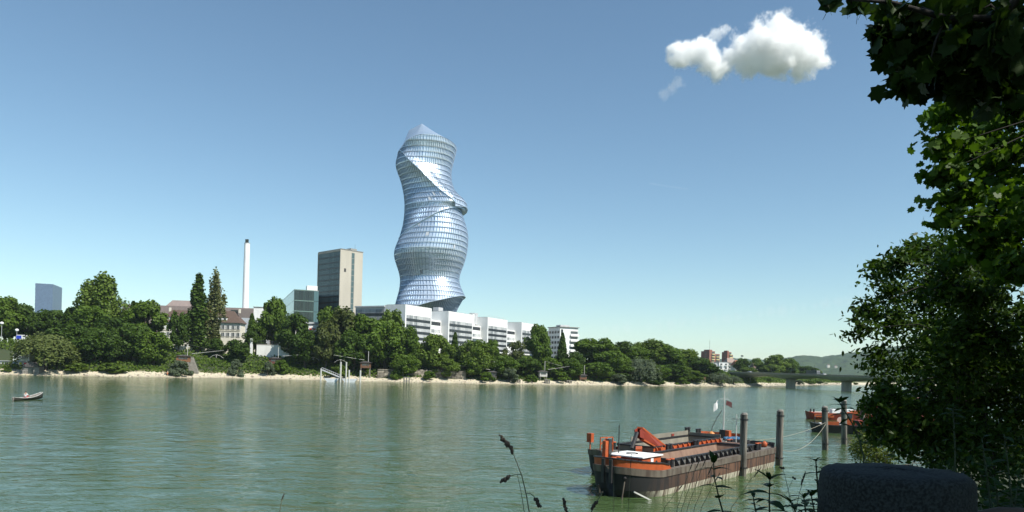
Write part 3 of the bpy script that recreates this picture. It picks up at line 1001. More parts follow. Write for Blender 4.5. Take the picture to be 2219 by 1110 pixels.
bx('grey_annex', MGREYW, o, wx * .62 + .01, wx, 1, 9, 0, zat(549, 668, 440) - 14.5)
bx('front_wing', pmat('pale_blue_wall', (.46, .5, .53), rough=.7), o, -9.5, -.01, -2, 8, 0, zat(540, 690, 440) - 14)
bx('window', MGLASS, o, wx * .66, wx * .95, .9, .99, 3.5, zat(549, 670, 440) - 15)
bx('roof', MROOFG, o, -.3, wx * .62 + .3, -.3, 10.3, zat(549, 666, 440) - 13.99, zat(549, 666, 440) - 13.6)

# ---------------------------------------------------------------- villas with brown hipped roofs
MCREAM = pmat('cream_wall', (.72, .68, .57), (.62, .58, .48), rough=.8, scale=.5)
MTILE = pmat('brown_roof_tile', (.115, .075, .055), (.075, .05, .04), rough=.85, scale=2.2, bump=.05, detail=6)
MTILER = pmat('red_roof_tile', (.36, .13, .075), (.26, .09, .055), rough=.85, scale=2.2, bump=.05)
MSHUT = pmat('white_shutter', (.78, .77, .72), rough=.6)
MSTONE = pmat('sill_stone', (.5, .46, .38), rough=.8)
def villa(name, pxl, pxr, pye, pyr, D, label, tile, hipr=True, hipl=True, dorm=(), rz=rad(3), nwin=6):
    zb = 14.0
    a = P(pxl, pye, D); b_ = P(pxr, pye, D)
    o = empty(name, (a.x, D, zb), rz, label, 'house')
    Wd = (b_.x - a.x) / math.cos(rz); he = a.z - zb; hr = zat((pxl + pxr) / 2, pyr, D + 5) - zb; dp = 11.0
    bx('wall', MCREAM, o, .5, Wd - .5, .5, dp - .5, 0, he)
    bx('cornice', MSHUT, o, .1, Wd - .1, .1, dp - .1, he + .001, he + .35)
    il, ir = (5.0 if hipl else .02), (5.5 if hipr else .02)
    z0 = he + .351
    rf = MB().hexa([(-.5, -.5, z0), (Wd + .5, -.5, z0), (Wd + .5, dp + .5, z0), (-.5, dp + .5, z0), (il, dp / 2 - .4, hr), (Wd - ir, dp / 2 - .4, hr), (Wd - ir, dp / 2 + .4, hr), (il, dp / 2 + .4, hr)]).build('roof', tile, o)
    for fx in (.16, .84):
        MB().box(Wd * fx - .5, Wd * fx + .5, dp / 2 - .5, dp / 2 + .5, hr - 1, hr + 1.3).build('chimney', MCREAM, rf)
    for k, dx in enumerate(dorm):
        w = 2.6; zb2 = z0 + 1.1
        d = bx('dormer', MSHUT, rf, Wd * dx - w, Wd * dx + w, .6, 4.4, zb2 - .6, zb2 + 1.9)
        bx('dormer_roof', tile, rf, Wd * dx - w - .3, Wd * dx + w + .3, .3, 4.8, zb2 + 1.901, zb2 + 2.25)
        for s_ in (-1.3, 1.3): bx('dormer_window', MGLASS, rf, Wd * dx + s_ - .6, Wd * dx + s_ + .6, .52, .599, zb2 + .1, zb2 + 1.6)
    for fl in range(2):
        zz = he - 3.4 - fl * 4.1
        for j in range(nwin):
            xx = Wd * (j + .5) / nwin
            w = bx('window', MGLASS, o, xx - .75, xx + .75, .38, .499, zz, zz + 2.2)
            bx('frame', MSHUT, w, xx - .06, xx + .06, .33, .379, zz, zz + 2.2)
            bx('sill', MSTONE, w, xx - .95, xx + .95, .25, .498, zz - .2, zz - .002)
            for s_ in (-1, 1):
                c0 = xx + s_ * 1.22
                bx('shutter', MSHUT, w, c0 - .42, c0 + .42, .36, .498, zz, zz + 2.2)
    bx('string_course', MSTONE, o, .45, Wd - .45, .3, .497, he - 4.5, he - 4.2)
    dr = bx('door', MFRAME, o, Wd * .8 - .9, Wd * .8 + .9, .36, .496, 0, 3)
    return o
villa('brown_roof_villa', 345, 432, 699, 672, 418, 'cream villa with wide brown roof and white dormers, seen beside the dark poplar', MTILE, dorm=(.22, .72), nwin=7)
villa('red_roof_villa', 433, 466, 699, 673, 424, 'cream villa with red tiled roof between the two poplars', MTILER, hipl=False, hipr=False, dorm=(.5,), nwin=3)
villa('hipped_roof_villa', 466, 520, 700, 674, 418, 'cream villa with steep brown hipped roof by the pale poplar', MTILE, hipl=False, dorm=(.28,), nwin=5)

# ---------------------------------------------------------------- riverside hall with red shutters
q = P(660, 720, 400)
o = empty('riverside_hall', (q.x, 400, 13.5), rad(12), 'flat white hall with red window shutters below the slab tower', 'hall')
wd = 38 / F * 400
hh = zat(680, 702, 400) - 13.5
bx('wall', MWHITE, o, -6, wd, 0, 9, 0, hh)
bx('roof', MGREYW, o, -6.6, wd + .6, -.7, 9.5, hh + .001, hh + .9)
MRED = pmat('red_shutter', (.50, .10, .05), (.42, .08, .04), rough=.6)
for j in range(5):
    w = bx('window', MGLASS, o, .9 + j * 1.9, 1.9 + j * 1.9, -.08, -.001, hh - 5.6, hh - 2.4)
    bx('shutter', MRED, w, .6 + j * 1.9, .89 + j * 1.9, -.12, -.002, hh - 5.6, hh - 2.4)
    bx('awning', MRED, w, .9 + j * 1.9, 1.9 + j * 1.9, -.15, -.081, hh - 3.2, hh - 2.4)
bx('string_course', MRED, o, -5.9, wd - .1, -.1, -.001, hh - 7.0, hh - 6.7)

# ---------------------------------------------------------------- brick apartment towers and houses by the bridge
MBRICK = pmat('red_brick', (.30, .13, .095), (.22, .095, .07), rough=.9, scale=.6, stretch=(1, 1, 4))
MYEL = pmat('balcony_yellow', (.62, .52, .26), (.52, .44, .22), rough=.7)
def brick_tower(pA, pB, pC, pyt, D, label, two):
    o, L1, L2, fR, fL = corner_frame('brick_apartment_tower', pA, pB, pC, 775, D, rad(24), label, 'apartment block', 'brick apartment towers by the bridge', zb=12)
    Ht = rel_z(pB, pyt, D, 12)
    bx('wall', MBRICK, o, 0, L1 * (.5 if two else .62), 0, L2, 0, Ht)
    bx('wall', MBRICK, o, L1 * (.5 if two else .62) + .01, L1, 1.5, L2, 0, Ht - 3.2)
    bx('roof_plant', MBRICK, o, 0.5, L1 * .3, 1, L2 * .7, Ht + .01, Ht + 1.8)
    segs = ((.22, .46), (.68, .94)) if two else ((.3, .6), (.68, .94))
    for a, b_ in segs:
        yy = 0 if b_ < .63 else 1.5
        top = Ht if b_ < .63 else Ht - 3.2
        for k in range(8):
            z = top - 2.6 - k * 3.3
            w = bx('balcony_recess', MGLASS, o, L1 * a, L1 * b_, yy - .06, yy - .001, z - .6, z + 1.6)
            bx('balcony', MYEL, o, L1 * a - .1, L1 * b_ + .1, yy - 1.3, yy - .061, z - 1.6, z - .5)
    g = MB()
    for k in range(8): g.box(-.06, -.001, L2 * .35, L2 * .5, Ht - 2.6 - k * 3.3, Ht - 1.2 - k * 3.3)
    g.build('window', MGLASS, o)
    return o, L1, L2, Ht
o, L1, L2, Ht = brick_tower(1519, 1537, 1561, 761, 900, 'wider red brick apartment tower with yellow balconies and roof antenna', True)
MB().tube([(L1 * .1, 2, Ht), (L1 * .1, 2, Ht + 14)], .14, 5).build('antenna', MFRAME, o)
brick_tower(1564, 1576, 1590, 763, 930, 'narrower red brick apartment tower with yellow balconies', False)
def small_block(name, pxl, pxr, pyt, D, col, label, cat='house', roof=None, zb=9, dpt=12, wn_=0, rz=.1):
    a, b_ = P(pxl, pyt, D), P(pxr, pyt, D)
    o = empty(name, (a.x, D, zb), rz, label, cat)
    Wd = b_.x - a.x; hh = a.z - zb
    bx('wall', col, o, 0, Wd, 0, dpt, 0, hh)
    if roof is None: bx('roof', MROOFG, o, -.2, Wd + .2, -.2, dpt + .2, hh + .001, hh + .35)
    else:
        MB().hexa([(-.6, -.6, hh + .001), (Wd + .6, -.6, hh + .001), (Wd + .6, dpt + .6, hh + .001), (-.6, dpt + .6, hh + .001), (1.5, dpt / 2 - .1, hh + 5), (Wd - 1.5, dpt / 2 - .1, hh + 5), (Wd - 1.5, dpt / 2 + .1, hh + 5), (1.5, dpt / 2 + .1, hh + 5)]).build('roof', roof, o)
    for fl in range(max(1, int(hh // 3.4))):
        for j in range(wn_):
            xx = Wd * (j + .5) / wn_
            w = bx('window', MGLASS, o, xx - .9, xx + .9, -.1, -.001, hh - 2.6 - fl * 3.3, hh - 1.1 - fl * 3.3)
            bx('sill', MSHUT, w, xx - 1.2, xx + 1.2, -.9, -.101, hh - 3.2 - fl * 3.3, hh - 2.62 - fl * 3.3)
    return o
MPINK = pmat('pink_wall', (.60, .42, .36), rough=.8)
small_block('pink_house', 1521, 1531, 779, 720, MPINK, 'pale pink house wall among the trees below the brick tower')
small_block('grey_annex_block', 1537, 1558, 786, 640, MGREYW, 'plain grey block left of the white balcony house')
small_block('balcony_house', 1558.2, 1579, 785, 640, MWHITE, 'white house with two rows of balconies at the bridge head', wn_=2)
small_block('red_roof_house', 1594, 1614, 792, 700, MCREAM, 'house with bright red roof behind the bridge', roof=MTILER, wn_=2)
small_block('long_roof_house', 1577, 1596, 786, 760, MCREAM, 'long low house with faded tile roof below the narrower brick tower', roof=pmat('faded_tile', (.3, .22, .18)), wn_=2)
small_block('gable_house', 1634, 1644, 798, 720, MCREAM, 'small grey roofed house above the bridge deck', roof=MTILE, wn_=1)
for i, (px, py, w, c, lb) in enumerate(((1771, 797, 9, MWHITE, 'white house on the wooded hillside beside the bridge'), (1796, 790, 10, MCREAM, 'pale house high on the wooded hillside'), (1812, 792, 10, MCREAM, 'cream house on the hillside near its top'), (1800, 800, 6, MWHITE, 'small white house low on the hillside'), (1829, 797, 8, MCREAM, 'cream house on the hillside next to the leafy tree'), (1845, 803, 8, MCREAM, 'low cream house on the hillside touching the leafy tree'), (1806, 805, 7, MWHITE, 'lowest white house at the foot of the hillside'))):
    small_block('hillside_house', px - w / 3.4, px + w / 3.4, py + 1.5, 4050, c if i % 2 else MSTONE, lb, roof=MTILE, zb=zat(px, py + 4, 4050) - 25, wn_=2, dpt=10)
# lamp mast behind the bridge
def mast(px, pyt, D, zb, label, name='flood_mast', r=.25):
    p = P(px, pyt, D)
    o = empty(name, (p.x, D, zb), 0, label, 'mast')
    MB().tube([(0, 0, 0), (0, 0, p.z - zb)], [r, r * .5], 6).build('pole', MFRAME, o)
    MB().box(-1.4, 1.4, -.7, .7, p.z - zb, p.z - zb + 1.6).build('lamp_head', MFRAME, o)
mast(1608, 773, 900, 8, 'thin floodlight mast left of the wooded mound')
mast(1711, 780, 700, 8, 'lamp mast in front of the wooded hill')
# ================================================================ road bridge
MBRG = pmat('bridge_concrete', (.52, .53, .47), (.42, .43, .38), rough=.85, scale=.3, stretch=(1, 1, .3), bump=.01)
MRAIL = pmat('bridge_rail', (.30, .27, .20), (.23, .21, .16), rough=.7, scale=1)
p1, p2 = G(1706, 840.5), G(1826, 847)
p1, p2 = Vector((p1.x, p1.y, 0)), Vector((p2.x, p2.y, 0))
bd = (p2 - p1).normalized()
span = (p2 - p1).length
br = empty('road_bridge', (p1.x, p1.y, 0), math.atan2(bd.y, bd.x), 'long grey concrete road bridge on slim piers', 'bridge')
LA, LB = -120.0, 330.0
def deck_z(s): return 9.75 - s * .006
sec = []
def hdepth(s):
    u = min(abs((s - k * span)) for k in range(-2, 7)) / (span / 2)
    return 2.0 + 1.3 * (1 - min(u, 1)) ** 2
m = MB(); rings = []
for i in range(181):
    s = LA + (LB - LA) * i / 180
    zt = deck_z(s); h = hdepth(s)
    rings.append([(s, -7, zt - .75), (s, -7, zt - 1.2), (s, -4, zt - h - .4), (s, 4 + 8, zt - h - .4), (s, 15, zt - 1.2), (s, 15, zt - .75)])
m.loft(rings, closed=True, cap0=True, cap1=True)
m.build('girder', MBRG, br, fix=True)
m = MB()
for i in range(60):
    s0, s1 = LA + (LB - LA) * i / 60, LA + (LB - LA) * (i + 1) / 60
    m.hexa([(s0, -7.25, deck_z(s0) - 1.1), (s1, -7.25, deck_z(s1) - 1.1), (s1, -6.9, deck_z(s1) - 1.1), (s0, -6.9, deck_z(s0) - 1.1), (s0, -7.25, deck_z(s0)), (s1, -7.25, deck_z(s1)), (s1, -6.9, deck_z(s1)), (s0, -6.9, deck_z(s0))])
m.build('parapet', MRAIL, br)
m = MB()
for i in range(60):
    s0, s1 = LA + (LB - LA) * i / 60, LA + (LB - LA) * (i + 1) / 60
    m.hexa([(s0, 15.02, deck_z(s0) - 1.1), (s1, 15.02, deck_z(s1) - 1.1), (s1, 15.3, deck_z(s1) - 1.1), (s0, 15.3, deck_z(s0) - 1.1), (s0, 15.02, deck_z(s0)), (s1, 15.02, deck_z(s1)), (s1, 15.3, deck_z(s1)), (s0, 15.3, deck_z(s0))])
m.build('parapet', MRAIL, br)
for k in range(-1, 5):
    s = k * span
    w0, w1 = (2.6, 3.4) if k >= 1 else (3.2, 4.4)
    h = deck_z(s) - hdepth(s) - .39
    pr = []
    for z, w, y0, y1 in ((-4, w0, 0, 5), (h - .6, w0, 0, 5), (h, w1, -.6, 5.6)):
        pr.append([(s - w / 2, y0, z), (s, y0 - 1.0, z), (s + w / 2, y0, z), (s + w / 2, y1, z), (s, y1 + 1, z), (s - w / 2, y1, z)])
    MB().loft(pr, cap0=True, cap1=True).build('pier', pmat('pier_concrete', (.42, .41, .36), (.30, .30, .26), rough=.85, scale=.5, stretch=(1, 1, .2)), br, fix=True)
for i in range(14):
    s = LA + 15 + i * 24
    MB().tube([(s, -6.6, deck_z(s) - .7), (s, -6.6, deck_z(s) + 5.5)], .07, 5).build('lamp_post', MFRAME, br)
# second bridge further upstream
q = P(1780, 826, 900)
b2 = empty('distant_bridge', (q.x, 900, 0), rad(-14), 'low dark bridge seen under the road bridge', 'bridge')
bx('girder', MBRG, b2, -30, 300, -4, 4, 3.6, 5.6)
bx('parapet', MRAIL, b2, -30, 300, -4.2, -4.01, 5.0, 6.4)
for k in range(6): bx('pier', MBRG, b2, 10 + k * 42, 13 + k * 42, -3, 3, -3, 3.59)

# ---------------------------------------------------------------- vehicles on the bridge
MTYRE = pmat('tyre_rubber', (.02, .02, .02), rough=.9)
MCARW = pmat('white_car_paint', (.75, .75, .74), rough=.25)
def car(s, col, label, bus=False):
    o = empty('bus' if bus else 'car', (0, 0, 0), br.rotation_euler.z, label, 'bus' if bus else 'car')
    w = br.matrix_basis @ Vector((s, -4, deck_z(s) - .74))
    o.location = w
    L, Hh, W2 = (11, 2.9, 1.2) if bus else (4.3, 1.0, .85)
    pr = [(-L / 2, .45), (-L / 2, Hh * .9), (-L / 2 + .3, Hh), (L / 2 - .2, Hh), (L / 2, Hh * .8), (L / 2, .45)]
    MB().loft([[(x, -W2, z) for x, z in pr], [(x, W2, z) for x, z in pr]], cap0=True, cap1=True).build('body', col, o, fix=True)
    if not bus:
        pr = [(-L * .38, 1.001), (-L * .26, 1.5), (L * .12, 1.5), (L * .27, 1.001)]
        MB().loft([[(x, -W2 * .9, z) for x, z in pr], [(x, W2 * .9, z) for x, z in pr]], cap0=True, cap1=True).build('cabin', MGLASS, o, fix=True)
    else:
        bx('window_band', MGLASS, o, -L / 2 + .4, L / 2 - .3, -W2 - .02, -W2 - .001, 1.5, 2.5)
    for x in (-L * .32, L * .32):
        for y in (-W2, W2):
            MB().tube([(x, y - .1, .45), (x, y + .1, .45)], .45 if bus else .32, 10).build('wheel', MTYRE, o)
car(-78, MCARW, 'white car near the wooded end of the bridge')
car(-42, pmat('silver_car', (.45, .46, .47), rough=.3), 'silver car on the bridge before its first river pier')
car(34, pmat('dark_bus', (.10, .11, .12), rough=.4), 'dark coach crossing between the bridge piers', bus=True)
car(44, MCARW, 'white car following the coach on the bridge')

# ================================================================ things along the far shore
MWOOD = pmat('hut_wood', (.17, .085, .045), (.10, .05, .03), rough=.85, scale=2, stretch=(.4, .4, 5))
MWOODP = pmat('weathered_wood', (.25, .235, .21), (.13, .12, .105), rough=.9, scale=2.5, stretch=(3, 3, .35), bump=.012)
MPALE = pmat('pale_post', (.60, .59, .55), (.42, .41, .38), rough=.8, scale=1.5, stretch=(2, 2, .4))
MROOFD = pmat('hut_roof', (.11, .10, .10), (.07, .065, .065), rough=.9, scale=1.2)
def hut(px, pyt, t, wpx, label, col=MWOOD, boom=0, boomd=-1, post=True, hgt=3.4, net=False):
    p = at_bank(px, t, pyt)
    D = p.y
    k = D / F
    Wd = wpx * k
    zt = zat(px, pyt, D)
    o = empty('fishing_hut', (p.x, D, p.z), rad(18), label, 'hut', 'fishing huts along the far shore')
    zf = zt - p.z - hgt
    b = bx('wall', col, o, -Wd / 2, Wd / 2, -1.5, 1.5, zf, zf + hgt - .7)
    for j in range(6):
        z = zf + .15 + j * (hgt - .9) / 6
        bx('plank', col, o, -Wd / 2 - .02, Wd / 2 + .02, -1.56, -1.501, z, z + (hgt - .9) / 6 - .07)
    w = MB()
    for j in range(4):
        x = -Wd * .34 + Wd * .68 * j / 4
        w.box(x, x + Wd * .68 / 4 - .12, -1.62, -1.561, zf + 1.2, zf + 2.2)
    w.build('window', MGLASS, o)
    MB().hexa([(-Wd / 2 - .7, -2.2, zf + hgt - .69), (Wd / 2 + .7, -2.2, zf + hgt - .69), (Wd / 2 + .7, 2.2, zf + hgt - .69), (-Wd / 2 - .7, 2.2, zf + hgt - .69), (-.3, -2.2, zf + hgt), (.3, -2.2, zf + hgt), (.3, 2.2, zf + hgt), (-.3, 2.2, zf + hgt)]).build('roof', MROOFD, o)
    for x in (-Wd / 2 + .3, Wd / 2 - .3):
        for y in (-1.3, 1.3): bx('stilt', MWOODP, o, x - .13, x + .13, y - .13, y + .13, -1.5, zf)
    if post:
        x = Wd * .28
        MB().tube([(x, 0, zf + hgt - .5), (x, 0, zf + hgt + 5)], .13, 6).build('mast', MPALE, o)
    if boom:
        x = Wd * .28
        MB().tube([(x - boomd * -2, 0, zf + hgt + .6), (x + boomd * boom, -1, zf + hgt + 2.6)], [.09, .05], 6).build('boom', MPALE, o)
        MB().tube([(x, 0, zf + hgt + 5), (x + boomd * boom * .8, -.8, zf + hgt + 2.2)], .03, 4).build('stay_cable', MFRAME, o)
        if net:
            xx = x + boomd * boom * .8
            nm = MB()
            for a, b_ in ((-3, 0), (3, 0), (0, 2.4), (0, -2.4)): nm.tube([(xx, -.8, zf + hgt + .5), (xx + a * .6, -.8 + b_ * .6, zf + hgt - .1), (xx + a, -.8 + b_, zf + hgt - 1.1)], .06, 4)
            nm.build('net_frame', MPALE, o)
hut(398, 769, 12, 27, 'brown fishing hut with a row of windows above the bush by the stairs', pmat('hut_orange_wood', (.28, .13, .055), (.18, .08, .04), rough=.8, scale=2, stretch=(.4, .4, 5)), boom=16, boomd=1, net=True)
hut(596, 774, 12, 24, 'dark red fishing hut under the white retaining wall', pmat('hut_red_wood', (.17, .06, .04), (.11, .04, .03), rough=.85, scale=2), boom=21, boomd=1, net=True)
hut(792, 783, 9, 22, 'brown fishing hut beside the jetty with a boom reaching over it', boom=17, boomd=-1, net=True)
hut(1066, 804, 8, 18, 'grey fishing hut with crossed poles below the white row', pmat('hut_grey_wood', (.10, .095, .09), (.07, .065, .06), rough=.9), boom=22, boomd=-1)
hut(1176, 803, 9, 17, 'small white fronted fishing hut with dark roof', pmat('hut_white', (.55, .53, .5), (.4, .38, .36), rough=.8), boom=14, boomd=1)
hut(1262, 811, 9, 16, 'small brown fishing hut at the end of the white row', boom=0, hgt=3.0)
hut(1522, 812, 9, 10, 'tiny dark hut among trees close to the bridge', boom=0, hgt=3.0, post=False)

# stairs up the slope
p0, p1_ = at_bank(421, 8, 812), at_bank(411, 31, 770)
st = empty('slope_stairs', p0, 0, 'grey stone stairs climbing the green slope beside a hut', 'stairs')
MSTAIR = pmat('stair_stone', (.30, .28, .24), (.2, .19, .16), rough=.9, scale=1)
ns = 26
for i in range(ns):
    k = i / (ns - 1); c = (p1_ - p0) * k
    zz = terr(p0.x + c.x, p0.y + c.y) - p0.z + .5
    bx('step', MSTAIR, st, c.x - 1.9, c.x + 1.9, c.y - .6, c.y + .6, zz - 1.2, zz)

# white retaining wall with fence
a, b_ = at_bank(556, 36, 757), at_bank(626, 36, 757)
zt = zat(590, 748, a.y)
ww = empty('retaining_wall', (a.x, a.y, a.z - 2), math.atan2(b_.y - a.y, b_.x - a.x), 'white retaining wall with a dark fence on top', 'wall')
Lw = (b_ - a).length; hw = zt - a.z + 2
bx('wall', pmat('stained_white', (.80, .79, .74), (.60, .59, .54), rough=.8, scale=.35, stretch=(1, 1, .25), lo=.5, hi=.9), ww, 0, Lw, 0, .6, 0, hw)
bx('coping', MSTONE, ww, -.1, Lw + .1, -.12, .72, hw + .001, hw + .25)
bx('gate_post', MWHITE, ww, -3.4, -2.2, -.2, .9, 0, hw + 3.2)
for k in range(int(Lw / 1.1)):
    x = .3 + k * 1.1
    bx('fence_picket', MFRAME, ww, x - .05, x + .05, .2, .3, hw + .25, hw + 2.2)
bx('fence_rail', MFRAME, ww, 0, Lw, .31, .4, hw + 2.0, hw + 2.15)
bx('fence_rail', MFRAME, ww, 0, Lw, .31, .4, hw + .6, hw + .72)
a, b_ = at_bank(380, 40, 745), at_bank(553, 40, 752)
ww = empty('promenade_wall', (a.x, a.y, a.z - 1), math.atan2(b_.y - a.y, b_.x - a.x), 'low pale promenade wall in front of the villas', 'wall')
bx('wall', MSTONE, ww, 0, (b_ - a).length, 0, .5, 0, 3.0)
bx('coping', MWHITE, ww, 0, (b_ - a).length, -.1, .6, 3.001, 3.25)

# old stone river wall below the big trees: blocks as pieces
a, b_ = at_bank(818, 7.5, 815), at_bank(1010, 7.5, 820)
sw = empty('river_wall', (a.x, a.y, .4), math.atan2(b_.y - a.y, b_.x - a.x), 'old rough stone river wall at the beach under the trees', 'wall')
Lw = (b_ - a).length
MRS = pmat('old_stone', (.19, .17, .135), (.05, .045, .035), rough=.95, scale=.6, bump=.1, lo=.35, hi=.7)
MRS2 = pmat('old_stone_pale', (.32, .285, .225), (.12, .105, .08), rough=.95, scale=.7, bump=.1, lo=.35, hi=.7)
bx('wall_core', MRS, sw, 0, Lw, .5, 1.5, -1, 5.6)
rr = random.Random(4)
z = 0.0
cnt = 0
while z < 5.6:
    hgt = rr.uniform(1.0, 1.5); x = 0
    while x < Lw - 1:
        w = min(rr.uniform(1.8, 4.2), Lw - x)
        topz = min(5.9, z + hgt) + rr.uniform(-.25, .1)
        d = rr.uniform(.0, .3)
        jj = lambda: rr.uniform(-.12, .12)
        MB().hexa([(x + .05, d + jj(), z), (x + w - .05, d + jj(), z), (x + w - .05, .499, z), (x + .05, .499, z), (x + .08, d + .1 + jj(), topz - .06), (x + w - .1, d + .1 + jj(), topz - .06), (x + w - .1, .499, topz - .06), (x + .08, .499, topz - .06)]).build('stone_block', MRS if rr.random() < .55 else MRS2, sw)
        cnt += 1
        x += w
    z += hgt

# jetty with ramp, float and posts
def wpost(px, pyw, pyt, r, label, name='mooring_post', mat=MPALE, grp='pale posts around the jetty'):
    p = G(px, pyw)
    o = empty(name, (p.x, p.y, -1.5), 0, label, 'post', grp)
    zt = zat(px, pyt, p.y) + 1.5
    MB().tube([(0, 0, 0), (0, 0, zt)], r, 10).build('shaft', mat, o)
    MB().tube([(0, 0, zt + .001), (0, 0, zt + .12)], [r * 1.08, r * .5], 10).build('cap', MWOODP, o)
    return o
wpost(695, 825, 799, .35, 'short white post at the upper end of the jetty ramp')
wpost(737.5, 829, 785, .38, 'tallest white post beside the jetty float')
wpost(749.5, 829, 785, .34, 'tall white post between the two floats')
wpost(756, 829, 802, .33, 'short white post rising from the right jetty float')
wpost(780.5, 829, 803, .34, 'lone white post at the river end of the jetty')
p = G(737, 828)
jt = empty('landing_jetty', (p.x, p.y, 0), rad(6), 'white landing float with a grey gangway ramp', 'jetty')
kk = p.y / F
MFLOAT = pmat('float_white', (.74, .76, .80), (.62, .64, .68), rough=.4, scale=.5)
def float_(x0, x1):
    z0, z1 = -.5, 1.5
    MB().loft([[(x0 + 1.6, -1.2, z0), (x1 - 1.6, -1.2, z0), (x1 - 1.6, 1.2, z0), (x0 + 1.6, 1.2, z0)], [(x0, -1.4, z1), (x1, -1.4, z1), (x1, 1.4, z1), (x0, 1.4, z1)]], cap0=True, cap1=True).build('float', MFLOAT, jt, fix=True)
float_((704 - 737) * kk, (735 - 737) * kk); float_((741 - 737) * kk, (774 - 737) * kk)
x0, x1 = (696 - 737) * kk, (738 - 737) * kk
MB().beam((x0, 2.2, 5.2), (x1, 1.0, 1.9), 1.8, .25).build('gangway', MGREYW, jt)
for yy in (-.9, .9):
    rl = MB()
    for i in range(11):
        k = i / 10; c = Vector((x0, 2.2 + yy, 5.2)).lerp(Vector((x1, 1.0 + yy, 1.9)), k)
        rl.beam(c, c + Vector((0, 0, 1.1)), .07)
    rl.beam((x0, 2.2 + yy, 6.3), (x1, 1.0 + yy, 3.0), .08)
    rl.build('handrail', MGREYW, jt)
bx('dark_hull', MFRAME, jt, -.6, .9, -1.3, 1.3, -.4, 1.9)
def crate(px, pyw, pyt, wpx, label):
    p = G(px, pyw)
    p = p + Vector((0, 1.5, 0))
    o = empty('timber_dolphin', (p.x, p.y, -.6), rad(12), label, 'dolphin', 'timber mooring dolphins')
    k = p.y / F; w = wpx * k / 2; hh = zat(px, pyt, p.y) + .6
    for x in (-w, 0, w):
        for y in (-w * .7, w * .7): bx('leg', MWOODP, o, x - .2, x + .2, y - .2, y + .2, 0, hh)
    bx('deck', MWOODP, o, -w - .3, w + .3, -w * .7 - .3, w * .7 + .3, hh + .001, hh + .4)
    bx('brace', MWOODP, o, -w, w, -w * .7 - .35, -w * .7 - .21, hh * .4, hh * .4 + .4)
crate(502, 819, 806, 7, 'timber mooring dolphin on the beach below the round bush')
crate(683, 822, 812, 9, 'dark timber dolphin at the water left of the jetty')
crate(880, 829, 819, 11, 'timber dolphin at the water before the stone wall')
crate(1122, 832.5, 825, 9, 'timber dolphin at the shore under the grey willow')
crate(1186, 833.5, 824, 9, 'timber dolphin below the white fronted hut')
crate(1233, 834, 826, 10, 'timber dolphin at the shore near the last hut')

# left edge: pavilion on a wall, parked car, lamps
p = at_bank(34, 12, 780); D = p.y; k = D / F
o = empty('river_pavilion', (P(-40, 790, D).x, D, zat(0, 800, D)), rad(8), 'low white pavilion with a glazed upper room and coloured squares', 'pavilion')
def lx(px): return (px + 40) * k
def lz(py): return zat(20, py, D) - zat(0, 800, D)
bx('plinth', MRS2, o, 0, lx(54), 0, 6, lz(812), lz(797))
bx('wall', pmat('pavilion_white', (.56, .56, .55), rough=.7), o, 0, lx(50), 1.0, 6, lz(797) + .001, lz(783))
bx('ledge', MGREYW, o, 0, lx(50.5), .6, 6, lz(783) + .001, lz(782))
u0, u1 = lx(19), lx(52)
bx('upper_room', MWHITE, o, u0, u1, 1.4, 6, lz(782) + .01, lz(764.5))
bx('roof', MROOFD, o, u0 - .5, u1 + .5, .8, 6.3, lz(764.5) + .001, lz(763))
for j in range(3):
    x0 = u0 + .3 + (u1 - u0 - .6) * j / 3; x1 = u0 + .3 + (u1 - u0 - .6) * (j + 1) / 3 - .25
    w = bx('window', MGLASS, o, x0, x1, 1.28, 1.399, lz(776), lz(765.5))
    for a in (.33, .66): bx('frame', MSHUT, w, x0 + (x1 - x0) * a - .12, x0 + (x1 - x0) * a + .12, 1.2, 1.279, lz(776), lz(765.5))
    bx('panel', pmat('pavilion_green', (.50, .56, .46), rough=.7), o, x0, x1, 1.3, 1.398, lz(781.5), lz(776.5))
for x, c in ((24.5, (.06, .22, .42)), (35.5, (.62, .60, .05)), (45, (.50, .03, .04))):
    bx('coloured_square', pmat('square_%d' % int(x), c, rough=.6), o, lx(x - 2.4), lx(x + 2.4), .9, .999, lz(790), lz(785))
bx('window_box', MWHITE, o, u0 + 2, u0 + 2.8, 2, 3, lz(763) + .001, lz(761))
o = empty('parked_van', at_bank(50, 44, 742) + Vector((0, 0, 1.2)), rad(15), 'white and blue van parked under the trees', 'van')
pr = [(-2.6, .4), (-2.6, 2.1), (-2.2, 2.5), (1.2, 2.5), (2.0, 1.5), (2.8, 1.3), (2.8, .4)]
MB().loft([[(x, -1, z) for x, z in pr], [(x, 1, z) for x, z in pr]], cap0=True, cap1=True).build('body', MCARW, o, fix=True)
bx('blue_panel', pmat('van_blue', (.02, .05, .45), rough=.3), o, -2.5, -.4, -1.04, -1.001, .6, 2.2)
bx('window', MGLASS, o, .1, 1.4, -1.04, -1.001, 1.5, 2.2)
for x in (-1.7, 1.8): MB().tube([(x, -1.1, .4), (x, -.8, .4)], .42, 10).build('wheel', MTYRE, o)
for px, pyt, lb in ((3, 703, 'white globe street lamp at the left picture edge'), (36, 718, 'small white street lamp beside the parked van')):
    p = at_bank(px, 46, 740)
    o = empty('street_lamp', p, 0, lb, 'street lamp')
    hh = zat(px, pyt, p.y) - p.z
    MB().tube([(0, 0, 0), (0, 0, hh)], .09, 6).build('pole', MGREYW, o)
    MB().blob((0, 0, hh + .5), (.8, .8, .7), sub=2, jit=0).build('globe', MWHITE, o, smooth=True)
